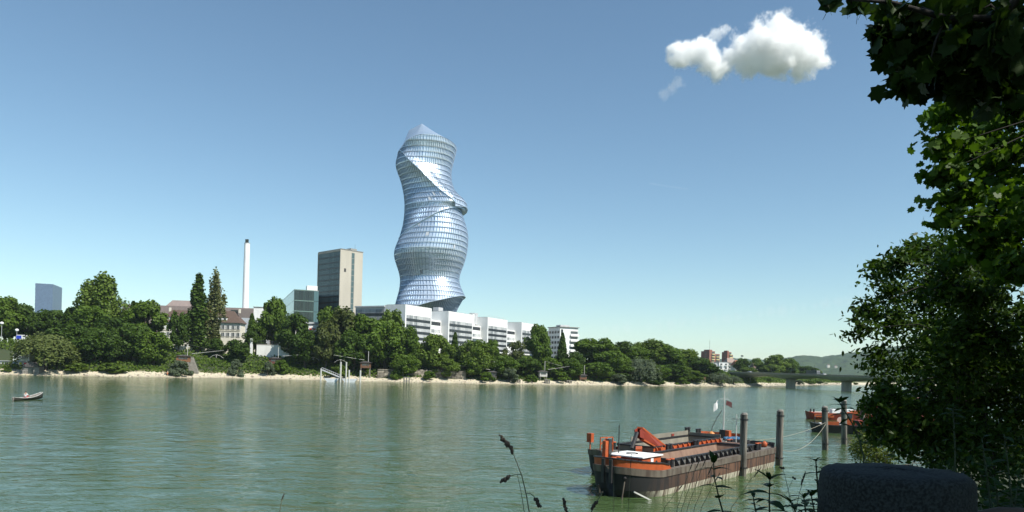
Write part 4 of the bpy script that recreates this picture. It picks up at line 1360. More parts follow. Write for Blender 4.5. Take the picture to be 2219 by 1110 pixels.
# boat shed in the willow's shade
p = at_bank(70, 4, 812)
o = empty('boat_shed', p, rad(10), 'dark wooden boat shed in the willow shade', 'shed')
bx('wall', MWOODP, o, -3.2, 3.2, -1.5, 3, -.5, 2.6)
MB().hexa([(-3.8, -2, 2.601), (3.8, -2, 2.601), (3.8, 3.4, 2.601), (-3.8, 3.4, 2.601), (-.2, -2, 4.6), (.2, -2, 4.6), (.2, 3.4, 4.6), (-.2, 3.4, 4.6)]).build('roof', MROOFD, o)
bx('door', MFRAME, o, -1, 1, -1.6, -1.501, -.3, 2.1)
for y in (-.9, 0.9, 1.7): bx('plank', MPALE, o, -3.2, 3.2, -1.58, -1.502, y, y + .08)
# ================================================================ trees of the far bank
MBARK = pmat('tree_bark', (.10, .08, .06), (.05, .042, .033), rough=.95, scale=3, stretch=(2, 2, .4), bump=.02)
LM = {
    'dark': leafmat('leaf_dark', (.032, .062, .010), (.068, .115, .018)),
    'mid': leafmat('leaf_mid', (.052, .095, .012), (.105, .165, .023)),
    'light': leafmat('leaf_light', (.068, .112, .017), (.130, .185, .032)),
    'willow': leafmat('leaf_willow', (.072, .098, .028), (.125, .155, .046)),
    'grey': leafmat('leaf_grey', (.070, .095, .055), (.120, .150, .090)),
    'olive': leafmat('leaf_olive', (.13, .145, .06), (.20, .215, .10)),
    'dull': leafmat('leaf_dull', (.055, .072, .020), (.088, .108, .032)),
}
PROTO = {}


def crown_pts(kind, seed):
    """unit tree (height 1, half width 1): leaf positions, sizes, outward normals"""
    r = np.random.default_rng(seed)
    pos, nrm = [], []
    def clump(c, rad_, n, flat=.8):
        d = r.normal(size=(n, 3)); d /= np.linalg.norm(d, axis=1)[:, None]
        rr = rad_ * r.uniform(.25, 1.0, n) ** .45
        p = np.array(c) + d * rr[:, None] * np.array([1, 1, flat])
        pos.append(p); nrm.append(d)
    if kind in ('round', 'tall', 'sparse', 'wide', 'shrub'):
        nc = {'round': 46, 'tall': 52, 'sparse': 30, 'wide': 50, 'shrub': 26}[kind]
        z0 = {'round': .22, 'tall': .18, 'sparse': .2, 'wide': .2, 'shrub': .02}[kind]
        for i in range(nc):
            u = r.uniform(0, 1) ** .85
            z = z0 + (1 - z0) * u
            prof = math.sin(math.pi * (.12 + .83 * u) ** (1.15 if kind != 'tall' else .95)) ** .62
            if kind == 'shrub': prof = math.cos(u * 1.45) ** .7
            a = r.uniform(0, 6.283); k = prof * r.uniform(.35, .86)
            c = (math.cos(a) * k, math.sin(a) * k, z * .93)
            cr_ = r.uniform(.18, .34) * (1 if kind != 'sparse' else .8)
            n = int((135 if kind != 'sparse' else 80) * (cr_ / .26) ** 2)
            clump(c, cr_, n, flat=.50 if kind != 'shrub' else .6)
    elif kind == 'conifer':
        for i in range(34):
            u = i / 33; z = .1 + .88 * u
            k = (1 - u) ** .8
            for a in np.arange(0, 6.28, 1.05) + r.uniform(0, 1):
                clump((math.cos(a) * k * .6, math.sin(a) * k * .6, z - .02), .12 + .30 * k, 22, flat=.10)
    elif kind == 'poplar':
        for i in range(150):
            u = r.uniform(0, 1); z = .06 + .92 * u
            k = (math.sin(math.pi * min(1, .14 + .86 * u)) ** .7 * (1 - u * .35)) * r.uniform(.2, .75)
            a = r.uniform(0, 6.283)
            clump((math.cos(a) * k, math.sin(a) * k, z), r.uniform(.24, .46) * (1.1 - .5 * u), 46, flat=.22)
    elif kind == 'poplar_sparse':
        for i in range(70):
            u = r.uniform(0, 1) ** .9; z = .08 + .9 * u
            k = (math.sin(math.pi * min(1, .2 + .8 * u)) ** .7) * r.uniform(.1, .9)
            a = r.uniform(0, 6.283)
            n = int(125 * (1.2 - .6 * u))
            p = np.array([math.cos(a) * k, math.sin(a) * k, z]) + r.normal(size=(n, 3)) * np.array([.08, .08, .05])
            pos.append(p); nrm.append(r.normal(size=(n, 3)))
    elif kind == 'willow':
        for i in range(60):
            a = r.uniform(0, 6.283); k = r.uniform(.1, .95) ** .7
            zt = .35 + .62 * math.sqrt(max(0, 1 - k * k)) * r.uniform(.75, 1.0)
            for j in range(5):
                aa = a + r.uniform(-.35, .35); kk = min(1, k + r.uniform(-.12, .12))
                n = 26; t = r.uniform(0, 1, n)
                zl = zt - t * r.uniform(.18, .5)
                p = np.stack([math.cos(aa) * kk * (1 + .12 * t) + r.normal(size=n) * .035, math.sin(aa) * kk * (1 + .12 * t) + r.normal(size=n) * .035, zl], 1)
                pos.append(p); nrm.append(np.tile([math.cos(aa), math.sin(aa), .5], (n, 1)))
    return np.concatenate(pos), np.concatenate(nrm)


def proto(kind, mat, var, hw, hh):
    """mesh data of crown and trunk at a real size (half width hw, height hh)"""
    key = (kind, mat, var)
    if key in PROTO: return PROTO[key]
    p, nm = crown_pts(kind, hash((kind, var)) % 1000 if False else {'round': 1, 'tall': 2, 'sparse': 3, 'wide': 4, 'shrub': 5, 'conifer': 6, 'poplar': 7, 'poplar_sparse': 8, 'willow': 9}[kind] * 10 + var)
    p = p * np.array([hw, hw, hh])
    nm = nm / (np.linalg.norm(nm, axis=1)[:, None] + 1e-9)
    sz = NR.uniform(.45, .95, len(p)) * {'shrub': .6, 'willow': .75, 'poplar_sparse': .8}.get(kind, 1.0)
    v, k = leafcloud(p, sz, QUAD, nm * .8 + np.array([0, 0, .35]), jit=.75)
    cm = poly_mesh('crown', v, k, LM[mat])
    rr = random.Random(var * 7 + len(kind))
    tm = MB()
    top = .75 if kind not in ('shrub',) else .4
    n = 6
    pts = [(rr.uniform(-.02, .02) * hw * i, rr.uniform(-.02, .02) * hw * i, -1.2 + (hh * top + 1.2) * i / n) for i in range(n + 1)]
    r0 = .028 * hh + .02 * hw
    tm.tube(pts, [r0 * (1 - .75 * i / n) for i in range(n + 1)], 7)
    if kind in ('round', 'tall', 'sparse', 'wide', 'willow', 'poplar_sparse'):
        for j in range(7):
            a = j * 2.4 + rr.random(); z = hh * rr.uniform(.22, .55); L = hw * rr.uniform(.5, .8)
            up = hh * (.25 if kind != 'poplar_sparse' else .42)
            L = L if kind != 'poplar_sparse' else L * .8
            tm.tube([(0, 0, z), (math.cos(a) * L * .5, math.sin(a) * L * .5, z + up * .55), (math.cos(a) * L, math.sin(a) * L, z + up)], [r0 * .42, r0 * .28, r0 * .1], 5)
    PROTO[key] = (cm, tm.mesh('trunk', MBARK), hw, hh)
    return PROTO[key]


KSIZE = {'round': (7, 15), 'tall': (8, 22), 'sparse': (6, 15), 'wide': (9, 14), 'shrub': (3.5, 5), 'conifer': (4, 14), 'poplar': (3.6, 34), 'poplar_sparse': (4, 34), 'willow': (8, 15)}


def tree(kind, mat, var, px, pyt, wpx, t, label, D=None, name=None, group='trees on the far bank', zb=None):
    if D is None: p = at_bank(px, t, pyt + 40)
    else:
        q = qx(px, pyt + 30); p = Vector((q * D, D, terr(q * D, D) if zb is None else zb))
    D = p.y
    q = qx(px, pyt + 20)
    p.x = q * D
    zt = zat(px, pyt, D)
    hh = max(2.0, zt - p.z); hw = wpx * (1.34 if 1255 < px < 1600 and kind != 'shrub' else 1.14) / 2 * D / F
    cm, tm, w0, h0 = proto(kind, mat, var, *KSIZE[kind])
    nm = name or {'round': 'broadleaf_tree', 'tall': 'tall_tree', 'sparse': 'open_crowned_tree', 'wide': 'spreading_tree', 'shrub': 'shrub', 'conifer': 'conifer_tree', 'poplar': 'poplar_tree', 'poplar_sparse': 'poplar_tree', 'willow': 'willow_tree'}[kind]
    o = empty(nm, p, RN.uniform(0, 6.28), label, 'shrub' if kind == 'shrub' else 'tree', 'shrubs on the far shore' if kind == 'shrub' else group)
    o.scale = (hw / w0, hw / w0, hh / h0)
    link(bpy.data.objects.new('crown', cm), o)
    link(bpy.data.objects.new('trunk', tm), o)
    return o


T = tree
T('round', 'mid', 0, 14, 648, 84, 62, 'light round tree at the left edge behind the globe lamp')
T('wide', 'dark', 1, 52, 662, 74, 66, 'dark tree between the left edge and the blue glass tower')
T('wide', 'dark', 0, 112, 672, 92, 70, 'dark spreading tree hiding the foot of the blue glass tower')
T('round', 'dark', 1, 163, 668, 66, 62, 'dark tree right of the blue glass tower')
T('tall', 'light', 0, 222, 598, 88, 58, 'tallest pale green tree on the left bank')
T('round', 'mid', 2, 196, 662, 70, 46, 'green tree at the foot of the tallest pale tree')
T('willow', 'willow', 0, 101, 714, 104, 9, 'big drooping willow over the boat shed', group=None)
T('round', 'dark', 0, 152, 704, 86, 26, 'very dark tree behind the right side of the big willow')
T('wide', 'dark', 2, 205, 716, 96, 19, 'dark tree hanging over the beach right of the big willow')
T('round', 'dark', 3, 250, 688, 84, 32, 'dark dense tree below and right of the tallest tree')
T('conifer', 'dark', 0, 289, 651, 36, 52, 'dark conifer with pointed top before the factory hall')
T('round', 'mid', 1, 316, 655, 80, 44, 'full green tree hiding the left end of the villas')
T('wide', 'dark', 0, 292, 702, 92, 21, 'dark spreading tree above the left beach')
T('round', 'mid', 0, 333, 722, 72, 17, 'green tree left of the hut stairs')
T('round', 'dark', 2, 388, 676, 44, 38, 'dark tree in front of the brown roofed villa')
T('poplar', 'dark', 0, 431, 595, 50, 40, 'dark green columnar poplar before the villas')
T('poplar_sparse', 'olive', 0, 468, 593, 48, 42, 'thin dull olive poplar with bare top')
T('round', 'dark', 1, 468, 735, 40, 33, 'dark bushy tree at the foot of the olive poplar')
T('round', 'dark', 3, 514, 736, 54, 25, 'dark tree below the hipped roof villa')
T('conifer', 'dark', 1, 546, 678, 30, 48, 'dark conifer in front of the flat white house')
T('round', 'mid', 3, 563, 688, 46, 46, 'green tree right of the conifer by the flat white house')
T('round', 'mid', 1, 596, 650, 62, 48, 'tall round green tree left of the teal glass block')
T('wide', 'dark', 1, 546, 716, 44, 42, 'low dark tree behind the white retaining wall')
T('round', 'dark', 0, 640, 684, 74, 32, 'dark tree in front of the teal glass block')
T('round', 'dark', 2, 662, 718, 60, 18, 'dark tree beside the red shuttered hall')
T('round', 'mid', 2, 722, 664, 62, 46, 'green tree at the foot of the slab tower')
T('round', 'dull', 0, 745, 674, 82, 30, 'olive green tree below the beige end of the slab tower')
T('round', 'dull', 1, 708, 700, 66, 18, 'olive tree right of the red shuttered hall')
T('wide', 'mid', 3, 795, 686, 92, 28, 'broad green tree below the grey wing of the office row')
T('round', 'light', 3, 850, 671, 60, 34, 'bright topped tree against the first white block')
T('wide', 'mid', 2, 835, 702, 104, 22, 'large green tree above the stone river wall')
T('round', 'dark', 1, 768, 722, 72, 15, 'dark tree behind the jetty hut')
T('round', 'mid', 0, 888, 712, 52, 19, 'green tree covering the left corner of the first white block')
T('round', 'light', 1, 946, 728, 72, 15, 'bright green tree in front of the gap between first and second block')
T('conifer', 'dark', 0, 986, 719, 28, 22, 'slim dark tree before the second white block')
T('wide', 'light', 0, 1032, 738, 86, 14, 'bright green tree below the second white block')
T('round', 'mid', 3, 1064, 736, 42, 19, 'green tree at the left edge of the third white block')
T('sparse', 'dull', 0, 1116, 738, 54, 20, 'thin crowned olive tree at the right edge of the third block')
T('round', 'mid', 1, 1168, 708, 58, 24, 'tall green tree in front of the fourth white block')
T('conifer', 'dark', 1, 1219, 720, 32, 20, 'dark narrow tree before the striped corner block')
T('round', 'dark', 2, 1249, 762, 40, 14, 'dark low tree at the foot of the striped corner block')
T('wide', 'mid', 1, 1088, 772, 70, 12, 'low wide tree behind the grey fishing hut')
T('round', 'dark', 3, 1140, 775, 66, 14, 'dark low tree between grey hut and white fronted hut')
T('round', 'mid', 2, 1292, 733, 76, 38, 'large green tree right of the striped corner block')
T('round', 'dark', 1, 1268, 738, 40, 52, 'dark tree top just behind the large tree by the corner block')
T('round', 'dark', 0, 1353, 742, 52, 44, 'dark round topped tree in the middle of the right wood')
T('wide', 'mid', 2, 1326, 764, 66, 18, 'green tree at the shore of the right wood')
T('tall', 'light', 0, 1411, 738, 76, 42, 'pale green tall tree of the right wood')
T('round', 'mid', 0, 1452, 755, 60, 32, 'green tree between the pale tall tree and the round one')
T('willow', 'grey', 0, 1390, 771, 62, 8, 'grey green willow at the water in the right wood', group=None)
T('round', 'light', 2, 1483, 756, 54, 40, 'round light green tree left of the brick towers')
T('round', 'dark', 3, 1506, 774, 62, 26, 'dark tree beneath the round light green tree')
T('round', 'dark', 2, 1452, 790, 62, 13, 'dark low tree at the shore near the grey willow')
T('round', 'dark', 0, 1534, 789, 52, 20, 'dark tree below the pink house')
T('wide', 'mid', 3, 1292, 786, 60, 12, 'low green tree on the shore right of the last hut')
T('willow', 'grey', 1, 1556, 806, 42, 6, 'small grey willow by the bridge abutment', group=None)
T('willow', 'grey', 2, 1590, 814, 26, 6, 'smallest grey willow under the bridge', group=None)
T('round', 'mid', 1, 1500, 806, 50, 10, 'low green tree at the shore left of the small grey willow')
for i, (px, pyt, w, D, lb) in enumerate(((1608, 778, 34, 640, 'dark tree behind the bridge below the floodlight mast'), (1640, 777, 30, 760, 'dark round tree standing behind the red roofed house'), (1655, 784, 40, 690, 'left tree of the wooded mound behind the bridge'), (1684, 771, 52, 680, 'highest tree of the wooded mound behind the bridge'), (1712, 779, 44, 690, 'right tree of the wooded mound behind the bridge'), (1672, 790, 50, 640, 'front tree of the wooded mound just above the deck'), (1745, 795, 50, 720, 'low tree beyond the mound above the bridge deck'), (1765, 799, 34, 760, 'last low tree behind the bridge before the open hill'), (1622, 796, 34, 600, 'tree beside the small grey roofed house'))):
    T(('round', 'wide', 'round')[i % 3], ('dark', 'mid', 'light')[i % 3] if i != 3 else 'light', i % 3, px, pyt, w, 0, lb, D=D, group='trees behind the bridge')
for i, (px, pyt, w, D, lb) in enumerate(((1630, 822, 30, 560, 'bush under the bridge by the abutment'), (1662, 822, 34, 590, 'bush under the bridge left of the wide pier'), (1730, 824, 30, 640, 'bush seen under the bridge right of the wide pier'), (1752, 825, 30, 680, 'bush far under the bridge between the piers'), (1776, 826, 26, 720, 'last bush at the water far under the bridge'))):
    T('shrub', ('mid', 'dark', 'grey')[i % 3], i % 3, px, pyt, w, 0, lb, D=D)
for i, (px, pyt, w, t, m, lb) in enumerate(((388, 781, 46, 5, 'grey', 'wide silvery bush on the beach below the brown hut'), (513, 779, 32, 5, 'grey', 'round silvery bush on the beach beside the timber dolphin'), (580, 786, 30, 6, 'grey', 'silvery bush at the beach before the dark red hut'), (610, 780, 40, 10, 'mid', 'green bush right of the dark red hut'), (735, 790, 46, 9, 'light', 'green bush above the jetty floats'), (930, 806, 36, 5, 'mid', 'ivy green bush against the stone river wall'), (858, 800, 26, 6.2, 'mid', 'bush overhanging the left part of the stone wall'), (1052, 806, 44, 6, 'mid', 'bush left of the grey hut'), (1104, 800, 46, 5, 'grey', 'large silvery bush right of the grey hut'), (1150, 812, 34, 6, 'mid', 'low bush left of the white fronted hut'), (1214, 806, 46, 8, 'mid', 'green bush between the white fronted hut and the last hut'), (1340, 812, 50, 6, 'grey', 'silvery bush at the shore of the right wood'), (1420, 816, 40, 5, 'dark', 'dark bush at the shore right of the grey willow'), (1475, 818, 36, 5, 'mid', 'small bush at the shore before the bridge'), (165, 788, 60, 8, 'light', 'bright green bush on the beach right of the big willow'), (240, 786, 60, 8, 'light', 'bright green bush above the sandbank on the left'), (15, 803, 20, 5, 'mid', 'small bush on the pavilion plinth'))):
    T('shrub', m, i % 3, px, pyt, w, t, lb)

for a_ in ((1310, 748, 60, 46, 'mid', 'round', 'green tree closing the gap behind the shore tree of the right wood'), (1376, 752, 60, 40, 'mid', 'wide', 'broad green tree behind the grey willow'), (1436, 748, 50, 48, 'mid', 'round', 'green tree just right of the pale tall tree'), (1345, 790, 60, 12, 'mid', 'wide', 'low broad tree left of the grey willow'), (1425, 792, 60, 12, 'mid', 'wide', 'low broad tree right of the grey willow'), (1478, 796, 54, 14, 'light', 'round', 'fresh green low tree below the round light tree'), (1235, 778, 60, 11, 'mid', 'wide', 'low green tree above the last hut'), (1015, 780, 66, 11, 'mid', 'wide', 'low tree hanging over the right end of the stone wall'), (960, 776, 66, 10.5, 'light', 'wide', 'leafy tree hanging over the middle of the stone wall'), (880, 770, 60, 10.5, 'mid', 'wide', 'leafy tree hanging over the left part of the stone wall'), (1190, 776, 50, 14, 'mid', 'round', 'green tree above the white fronted hut')):
    T(a_[5], a_[4], 1, a_[0], a_[1], a_[2], a_[3], a_[6])
# undergrowth that covers the slope: one uncountable mass
N = 78000
A = NR.uniform(bank[0][0] * BD.x + bank[0][1] * BD.y - 60, 700, N)
Tt = NR.uniform(8.3, 50, N) ** 1.0
pos = np.zeros((N, 3)); ok = np.ones(N, bool)
cl = np.sin(A * .35 + np.sin(Tt * .4) * 2) * .5 + np.sin(A * .11 + Tt * .3) * .5 + np.sin(A * 1.1 + Tt) * .3
for i in range(N):
    a, t = A[i], Tt[i]
    b0 = float(np.interp(a, ba, bb))
    x, y = a * BD.x + (b0 + t) * BN.x, a * BD.y + (b0 + t) * BN.y
    pos[i] = (x, y, terr(x, y))
pos[:, 2] += NR.uniform(0, 1, N) * np.clip(1.1 + cl * 1.3, .3, 3) * np.clip((Tt - 7) / 5, .15, 1)
q0, q1 = P(395, 800, 370).x, P(430, 800, 370).x
sa, sb_ = np.array([p0.x, p0.y]), np.array([p1_.x, p1_.y])
uu = np.clip(((pos[:, :2] - sa) @ (sb_ - sa)) / ((sb_ - sa) @ (sb_ - sa)), 0, 1)
ok = ~(np.linalg.norm(pos[:, :2] - (sa + uu[:, None] * (sb_ - sa)), axis=1) < 2.6) & ~((pos[:, 0] < P(56, 790, 330).x) & (Tt < 34))
pos = pos[ok]
v, k = leafcloud(pos, NR.uniform(.5, 1.15, len(pos)), QUAD, np.array([.1, -.35, .6]), jit=.8)
me = poly_mesh('undergrowth', v, k, leafmat('leaf_undergrowth', (.045, .085, .012), (.115, .17, .026), objvar=0))
tag(link(bpy.data.objects.new('undergrowth', me)), 'green brambles and ivy covering the far slope', 'undergrowth', kind='stuff')

# stones and driftwood on the beach
N = 2600
A = NR.uniform(bank[0][0] * BD.x + bank[0][1] * BD.y - 20, 640, N); Tt = NR.uniform(.3, 8.5, N)
m = MB()
for a, t in zip(A, Tt):
    b0 = float(np.interp(a, ba, bb)); x, y = a * BD.x + (b0 + t) * BN.x, a * BD.y + (b0 + t) * BN.y
    s_ = RN.uniform(.08, .32) * (1.7 if RN.random() < .06 else 1)
    z = terr(x, y); w = s_ * RN.uniform(.8, 1.6)
    m.hexa([(x - w, y - s_, z - .1), (x + w, y - s_ * .9, z - .1), (x + w * .9, y + s_, z - .1), (x - w, y + s_, z - .1), (x - w * .6, y - s_ * .5, z + s_ * .8), (x + w * .5, y - s_ * .6, z + s_ * .9), (x + w * .6, y + s_ * .5, z + s_ * .7), (x - w * .6, y + s_ * .6, z + s_ * .8)])
tag(m.build('beach_stones', pmat('beach_stone', (.34, .30, .23), (.14, .12, .09), rough=.9, scale=.5, island=.8)), 'loose stones scattered along the pale far beach', 'stones', kind='stuff')
# ================================================================ barges and boats
MORANGE = pmat('orange_paint', (.44, .088, .02), (.24, .05, .017), rough=.6, scale=1.6, detail=9, lo=.45, hi=.8)
MORD = pmat('dark_red_paint_and_shade', (.26, .04, .02), (.20, .03, .018), rough=.55, scale=1.2)  # dark red paint; on the cabin's bow end it stands in for shade
MRUST = pmat('rusty_plate', (.155, .085, .055), (.085, .045, .03), rough=.85, scale=2.4, stretch=(1, 1, .22), bump=.01, detail=8, lo=.42, hi=.58)
MRUSTL = pmat('rust_sand_plate', (.23, .145, .10), (.17, .10, .07), rough=.9, scale=1.4, stretch=(1.6, 1.6, .5), detail=8)
MBLACK = pmat('black_hull', (.014, .014, .014), (.05, .035, .026), rough=.55, scale=.9, stretch=(1, 1, .3), lo=.5, hi=.8)
MSTRAKE = pmat('grey_strake', (.13, .108, .082), (.065, .045, .033), rough=.75, scale=2.4, stretch=(1, 1, .2), detail=9, lo=.42, hi=.64)
MBOOT = pmat('worn_white_band', (.58, .55, .44), (.17, .115, .08), rough=.8, scale=1.6, stretch=(2.2, 2.2, .18), detail=8, lo=.48, hi=.66)
MDECK = pmat('deck_steel', (.17, .165, .15), (.10, .095, .085), rough=.85, scale=1.4, detail=8)
MDECKR = pmat('deck_rust', (.22, .15, .115), (.15, .10, .075), rough=.9, scale=1.4, detail=8)
MROOFW = pmat('cabin_white', (.80, .80, .78), (.66, .65, .62), rough=.6, scale=1.2, lo=.5, hi=.85)
MBLK = pmat('black_steel', (.018, .018, .02), (.03, .028, .026), rough=.5, scale=2)
MSAND = pmat('hold_wall', (.24, .22, .17), (.16, .145, .115), rough=.85, scale=1, stretch=(1, 1, .3))
MBLUE = pmat('blue_gear', (.04, .14, .26), rough=.6)
BPHI = rad(51.5)


def paint_along(name, bow, aft, x0, x1, rough=.7, lo=.42, hi=.58, scale=2.2, st=(1.6, 1.6, .16)):
    m = pmat(name, aft[0], aft[1], rough=rough, scale=scale, stretch=st, detail=8, lo=lo, hi=hi)
    nt = m.node_tree
    b = nt.nodes['Principled BSDF']
    src = b.inputs['Base Color'].links[0].from_socket
    tc = nt.nodes.new('ShaderNodeTexCoord'); sp = nt.nodes.new('ShaderNodeSeparateXYZ')
    nt.links.new(tc.outputs['Object'], sp.inputs[0])
    nz = nt.nodes.new('ShaderNodeTexNoise'); nz.inputs['Scale'].default_value = .9; nz.inputs['Detail'].default_value = 6
    ad = nt.nodes.new('ShaderNodeMath'); ad.operation = 'MULTIPLY_ADD'; ad.inputs[1].default_value = 3.0
    nt.links.new(tc.outputs['Object'], nz.inputs['Vector'])
    nt.links.new(nz.outputs['Fac'], ad.inputs[0]); nt.links.new(sp.outputs['X'], ad.inputs[2])
    mr = nt.nodes.new('ShaderNodeMapRange'); mr.inputs['From Min'].default_value = x0 + 1.5; mr.inputs['From Max'].default_value = x1 + 1.5
    nt.links.new(ad.outputs[0], mr.inputs['Value'])
    mx = nt.nodes.new('ShaderNodeMix'); mx.data_type = 'RGBA'; mx.inputs['A'].default_value = (*bow, 1)
    nt.links.new(mr.outputs[0], mx.inputs['Factor']); nt.links.new(src, mx.inputs['B'])
    nt.links.new(mx.outputs['Result'], b.inputs['Base Color'])
    return m


MHULL = paint_along('hull_paint', (.012, .012, .012), ((.14, .072, .043), (.045, .026, .019)), 1.5, 9.0)
MBOOT2 = paint_along('boot_paint', (.02, .019, .017), ((.52, .48, .37), (.10, .065, .045)), 1.2, 3.4, lo=.42, hi=.60)


def hull_ring(L, Wd, z, rb, rs, inset=0.0, n=10, bow_in=0.0):
    """plan outline, counter clockwise from the near bow; x along the boat, y across"""
    p = []
    def arc(cx, cy, rx, ry, a0, a1):
        for i in range(n + 1):
            a = a0 + (a1 - a0) * i / n
            p.append((cx + rx * math.cos(a), cy + ry * math.sin(a)))
    i = inset
    arc(rb + bow_in, Wd * .5, rb - i, Wd * .5 - i, math.pi, math.pi * 1.5)
    arc(L - rs, rs, rs - i, rs - i, math.pi * 1.5, math.pi * 2)
    arc(L - rs, Wd - rs, rs - i, rs - i, 0, math.pi * .5)
    arc(rb + bow_in, Wd * .5, rb - i, Wd * .5 - i, math.pi * .5, math.pi)
    return [(x, y, z) for x, y in p]


def sheer(L, r, up=.45, st=.22):
    return [(x, y, z + up * max(0, 1 - x / 6.0) ** 2 + st * max(0, 1 - (L - x) / 4.0) ** 2) for x, y, z in r]


def bollard_pair(par, x, y, z, cap=MORANGE):
    for dx in (-.28, .28):
        b = MB().tube([(x + dx, y, z), (x + dx, y, z + .62)], .15, 10).build('bollard', MBLK, par)
        MB().tube([(x + dx, y, z + .621), (x + dx, y, z + .68)], [.19, .17], 10).build('bollard_cap', cap, b)


def barge(name, origin, L, Wd, label, zg=1.55, orange_rim=False):
    o = empty(name, origin, BPHI, label, 'barge')
    R = lambda z, ins=0, bi=0, up=.45: sheer(L, hull_ring(L, Wd, z, 2.9, 1.1, ins, bow_in=bi), up if z > .4 else up * .3)
    boot = MB().loft([R(-.7, .3, .9, 0), R(.02, .08, .5, 0), R(.36, .02, .3)])
    boot.build('boot_band', MBOOT2, o, fix=False, smooth=True)
    MB().loft([R(.361, .02, .3), R(.8, .0, .15), R(1.12, 0, .08)]).build('hull_side', MHULL, o, smooth=True)
    MB().loft([R(1.121, -.06, .08), R(zg, -.06, 0)]).build('rubbing_strake', MSTRAKE, o, smooth=True)
    MB().loft([R(zg, -.06), R(zg + .02, .30)]).build('gunwale', MSTRAKE, o)
    return o, R
    # dark tarred bow shell
    k = 11
    bow = MB()
    for za, zb_, i1, i2, b1_, b2_ in ((-.5, .53, .22, -.03, .8, .3), (.53, 1.0, -.03, -.03, .3, .08)):
        ra, rb_ = R(za, i1 - .02, b1_, .05), R(zb_, i2, b2_)
        n = len(ra)
        ra2 = ra[-k:] + ra[:k]; rb2 = rb_[-k:] + rb_[:k]
        bow.loft([ra2, rb2], closed=False)
    bow.build('bow_shell', MBLACK, o, smooth=True)
    return o, R


B1 = G(1402, 1076)
e1 = Vector((math.cos(BPHI), math.sin(BPHI), 0)); e2 = Vector((-e1.y, e1.x, 0))
org1 = Vector((8.45, 45.4, 0)) - e1 * .6
L_1, W_1, zg = 25.2, 4.6, 1.55
b1o, R1 = barge('hopper_barge', org1, L_1, W_1, 'rusty hopper barge with white roofed orange cabin, moored to two piles')


def deck_and_hopper(o, L, Wd, zg, x0, x1, y0, y1, deckm, wallm, floorm, depth, slope, R):
    zd = zg - .02
    # deck as four plates round the hopper
    ring = hull_ring(L, Wd, zd, 2.9, 1.1, .28)
    bowp = [p for p in sheer(L, ring) if p[0] <= x0]
    m = MB(); pts = sorted(bowp, key=lambda p: math.atan2(p[1] - Wd / 2, p[0] - (x0 - .5)))
    pts = sorted(bowp, key=lambda p: p[1])
    i = len(m.v); m.v += [(x0, pts[0][1], zd)] + pts + [(x0, pts[-1][1], zd)]
    m.f.append(tuple(range(i, len(m.v))))
    m.build('fore_deck', deckm, o, fix=True)
    bx('side_deck', MDECKR, o, x0, x1, .28, y0, zd - .08, zd)
    bx('side_deck', deckm, o, x0, x1, y1, Wd - .28, zd - .08, zd)
    stp = [p for p in ring if p[0] >= x1]
    stp = sorted(stp, key=lambda p: p[1])
    m = MB(); m.v = [(x1, stp[0][1], zd)] + [(p[0], p[1], zd + .22 * max(0, 1 - (L - p[0]) / 4.0) ** 2) for p in stp] + [(x1, stp[-1][1], zd)]
    m.f = [tuple(range(len(m.v)))]
    m.build('aft_deck', deckm, o, fix=True)
    zc = zd + .48
    top = [(x0, y0, zc), (x1, y0, zc), (x1, y1, zc), (x0, y1, zc)]
    s = slope
    bot = [(x0 + s * 1.6, y0 + s, zd - depth), (x1 - s * 1.4, y0 + s, zd - depth), (x1 - s * 1.4, y1 - s, zd - depth), (x0 + s * 1.6, y1 - s, zd - depth)]
    for i in range(4):
        j = (i + 1) % 4
        m = MB(); m.quad(top[j], top[i], bot[i], bot[j])
        m.build('hopper_wall', wallm, o)
    m = MB(); m.quad(*bot); m.build('hopper_floor', floorm, o)
    for (a, b_) in ((0, 1), (1, 2), (2, 3), (3, 0)):
        pa, pb = Vector(top[a]), Vector(top[b_])
        d = (pb - pa).normalized()
        MB().beam(pa - d * .08, pb + d * .08, .18, .12).build('coaming_rail', MBLK, o)
    return zd, zc


zd, zc = deck_and_hopper(b1o, L_1, W_1, zg, 6.2, 20.6, .95, 3.85, MDECK, MRUSTL, MRUST, 1.15, .55, R1)
# coaming outer plates and stays
bx('coaming_plate', MDECK, b1o, 6.2, 20.6, .93, .949, zd, zc)
bx('coaming_plate', MRUST, b1o, 6.2, 20.6, 3.851, 3.9, zd, zc)
for i in range(17):
    x = 6.6 + i * .86
    MB().hexa([(x - .04, .50, zd + .001), (x + .04, .50, zd + .001), (x + .04, .929, zd + .001), (x - .04, .929, zd + .001), (x - .04, .83, zc + .02), (x + .04, .83, zc + .02), (x + .04, .929, zc + .02), (x - .04, .929, zc + .02)]).build('coaming_stay', MBLK, b1o)
bx('red_deck_line', MORD, b1o, 6.0, 12.5, .30, .40, zd + .001, zd + .03)
# orange bulwark round the bow
ra = sheer(L_1, hull_ring(L_1, W_1, zg + .021, 2.9, 1.1, .06), .45)
rb_ = sheer(L_1, hull_ring(L_1, W_1, zg + .50, 2.9, 1.1, .02), .45)
nn = len(ra)
m = MB(); sel = list(range(nn - 11, nn)) + list(range(0, 11))
lo_, hi_ = [ra[i] for i in sel], [rb_[i] for i in sel]
lo_.append((4.4, .06, zg + .021)); hi_.append((4.0, .06, zg + .42))
m.loft([lo_, hi_], closed=False)
m.build('bow_bulwark', MORANGE, b1o, smooth=True)
m = MB()
for a, b_ in zip(hi_[:-1], hi_[1:]): m.beam(a, b_, .12, .07)
m.build('bulwark_rail', MBLK, b1o)
